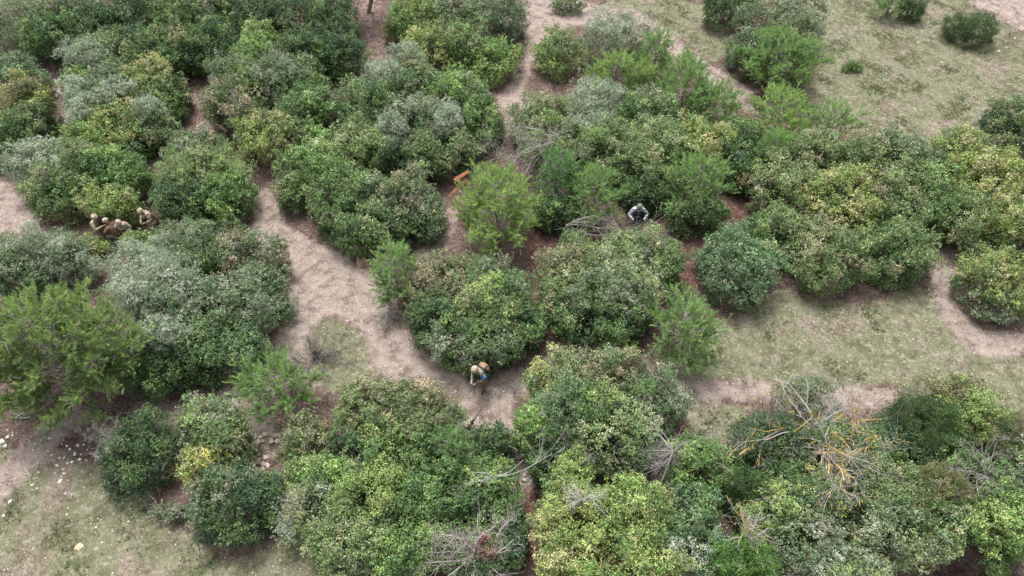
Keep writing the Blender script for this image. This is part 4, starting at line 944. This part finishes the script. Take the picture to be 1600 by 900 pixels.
def rifle(label, W, a, b, up=(0, 0, 1), kind=M_BLK):
    """held rifle: a = butt, b = muzzle in the holder's frame"""
    a, b = W@Vector(a), W@Vector(b); d = (b-a).normalized(); u = (Vector(up)-d*Vector(up).dot(d)).normalized(); s = d.cross(u); L = (b-a).length
    r = empty('rifle', a[:]); r.rotation_euler = Matrix(((s.x, d.x, u.x, 0), (s.y, d.y, u.y, 0), (s.z, d.z, u.z, 0), (0, 0, 0, 1))).to_euler(); tag(r, label, 'rifle')
    bm = bmesh.new(); box(bm, (0, L*.12, -.01), (.045, L*.22, .10), None, .2); bm_obj('stock', bm, kind, r)
    bm = bmesh.new(); box(bm, (0, L*.36, .0), (.05, L*.28, .075), None, .2); bm_obj('receiver', bm, kind, r)
    bm = bmesh.new(); box(bm, (0, L*.62, .0), (.048, L*.26, .055), None, .25); bm_obj('handguard', bm, kind, r)
    bm = bmesh.new(); cyl(bm, (0, L*.7, .005), (0, L, .005), .012, .014, 8); cyl(bm, (0, L*.93, .005), (0, L, .005), .02, seg=8); bm_obj('barrel', bm, M_BLK, r)
    bm = bmesh.new(); box(bm, (0, L*.42, -.11), (.03, .065, .18), Matrix.Rotation(.2, 4, 'X'), .2); bm_obj('magazine', bm, M_BLK, r)
    bm = bmesh.new(); box(bm, (0, L*.28, -.085), (.03, .045, .11), Matrix.Rotation(-.3, 4, 'X'), .25); bm_obj('grip', bm, kind, r)
    bm = bmesh.new(); cyl(bm, (0, L*.3, .075), (0, L*.5, .075), .02, .024, 10); box(bm, (0, L*.4, .05), (.02, .05, .04)); bm_obj('sight', bm, M_BLK, r)
    return r
def crouch(lean=.2, hand_l=(-.12, .52, .82), hand_r=(.12, .50, .80), el_l=(-.30, .30, .78), el_r=(.30, .28, .78), face=(0, .8, -.55), hx=0.):
    return dict(pelvis=(0, -.02, .50), chest=(hx*.4, lean*.8, .86), neck=(hx*.7, lean*1.2, 1.07), head=(hx, lean*1.2+.08, 1.21), face=face,
      sh_l=(-.19+hx*.5, lean, 1.0), sh_r=(.19+hx*.5, lean, 1.0), el_l=el_l, el_r=el_r, ha_l=hand_l, ha_r=hand_r,
      kn_l=(-.20, .38, .48), ft_l=(-.20, .30, .09), toe_l=(-.1, 1, 0), kn_r=(.16, .25, .09), ft_r=(.15, -.20, .10), toe_r=(.1, .5, -.6))
def stand(lean=.15, hand_l=(-.15, .45, 1.05), hand_r=(.12, .42, 1.0), el_l=(-.29, .16, 1.08), el_r=(.29, .12, 1.06), face=(0, .8, -.5)):
    return dict(pelvis=(0, -.05, .86), chest=(0, lean*.8-.02, 1.22), neck=(0, lean*1.1, 1.43), head=(0, lean*1.3+.05, 1.56), face=face,
      sh_l=(-.19, lean, 1.37), sh_r=(.19, lean, 1.37), el_l=el_l, el_r=el_r, ha_l=hand_l, ha_r=hand_r,
      kn_l=(-.12, .12, .47), ft_l=(-.15, .10, .09), toe_l=(-.2, 1, 0), kn_r=(.13, .02, .46), ft_r=(.16, -.22, .09), toe_r=(.2, 1, 0))
# the group of four below the bright green mound
pA, W = person('person in a tan shirt and goggled helmet reaching towards a companion, leftmost of the group', (148, 340), 1.25, R(-105), crouch(.12, (-.06, .58, .95), (.10, .52, .88), face=(0, .8, -.5)), M_TAN, M_CAMO, M_PALE, M_SKIN, goggles=True, bulk=1.18)
rifle('black rifle held upright between the two people face to face', W, (.05, .42, .70), (-.02, .50, 1.42), up=(1, 0, 0))
person('person in a brown vest and grey-green trousers with a black headset', (166, 346), 1.18, R(75), crouch(.12, (-.14, .36, .80), (.12, .38, .82), face=(0, .8, -.6)), M_BRN, M_GRNT, M_PALE, M_GLOVE, vest=M_BRN, headset=True)
person('person in pale tan camouflage kneeling with head bowed, black straps over the chest', (186, 349), 1.14, R(205), crouch(.26, (-.10, .42, .66), (.30, .38, .52), el_r=(.40, .20, .72), face=(0, .7, -.8)), M_PALE, M_PALE, M_PALE, M_PALE, vest=M_PALE, bulk=1.12)
pD, W = person('person in brown mottled camouflage crouching apart at the right of the group', (220, 331), 1.25, R(150), crouch(.24, (-.12, .50, .72), (.16, .48, .70), face=(0, .7, -.6)), M_CAMO, M_CAMO, M_TAN, M_GLOVE, bulk=1.24, vest=M_CAMO)
rifle('dark rifle held low by the crouching person in brown mottled camouflage', W, (.25, .10, .85), (-.25, .75, .55))
# the walking man
pE, W = person('person with a blue armband and tan backpack stepping over the path junction', (742, 578), 1.56, R(140), stand(.22, (-.14, .46, .98), (.06, .48, .98), face=(0, .75, -.6)), M_OLV, M_BRN, M_TAN, M_SKIN, vest=M_VEST, band='l', pack='tan backpack worn by the person at the path junction', bulk=1.18)
rifle('black rifle carried by the person at the path junction', W, (.16, .22, 1.12), (-.28, .72, .78))
# the hidden rifleman
pF, W = person('person hidden in the bush with only a gloved arm and blue armband showing', (729, 664), 1.35, R(-42), crouch(.22, (-.10, .62, 1.02), (.10, .40, .98), el_l=(-.24, .38, .92), face=(0, 1, -.1)), M_OLV, M_OLV, M_OLV, M_GLOVE, band='l')
rifle('black rifle poking out of the bush onto the path junction', W, (.10, .22, 1.10), (-.10, 1.15, 1.10))
# the person in white
pG, W = person('person in grey and white camouflage sleeves and a dark vest bending behind the bare rods', (999, 324), 1.50, R(185), stand(.22, (-.26, .50, 1.0), (.24, .50, 1.02), el_l=(-.42, .30, 1.12), el_r=(.40, .30, 1.14), face=(0, .6, -.8)), M_URB, M_URB, M_GRNT, M_VEST, vest=M_VEST)
rifle('black rifle held by the person in white sleeves', W, (.28, .38, 1.08), (-.42, .66, .98))
print('LEAVES', NLEAF[0], 'objects', len(bpy.data.objects))
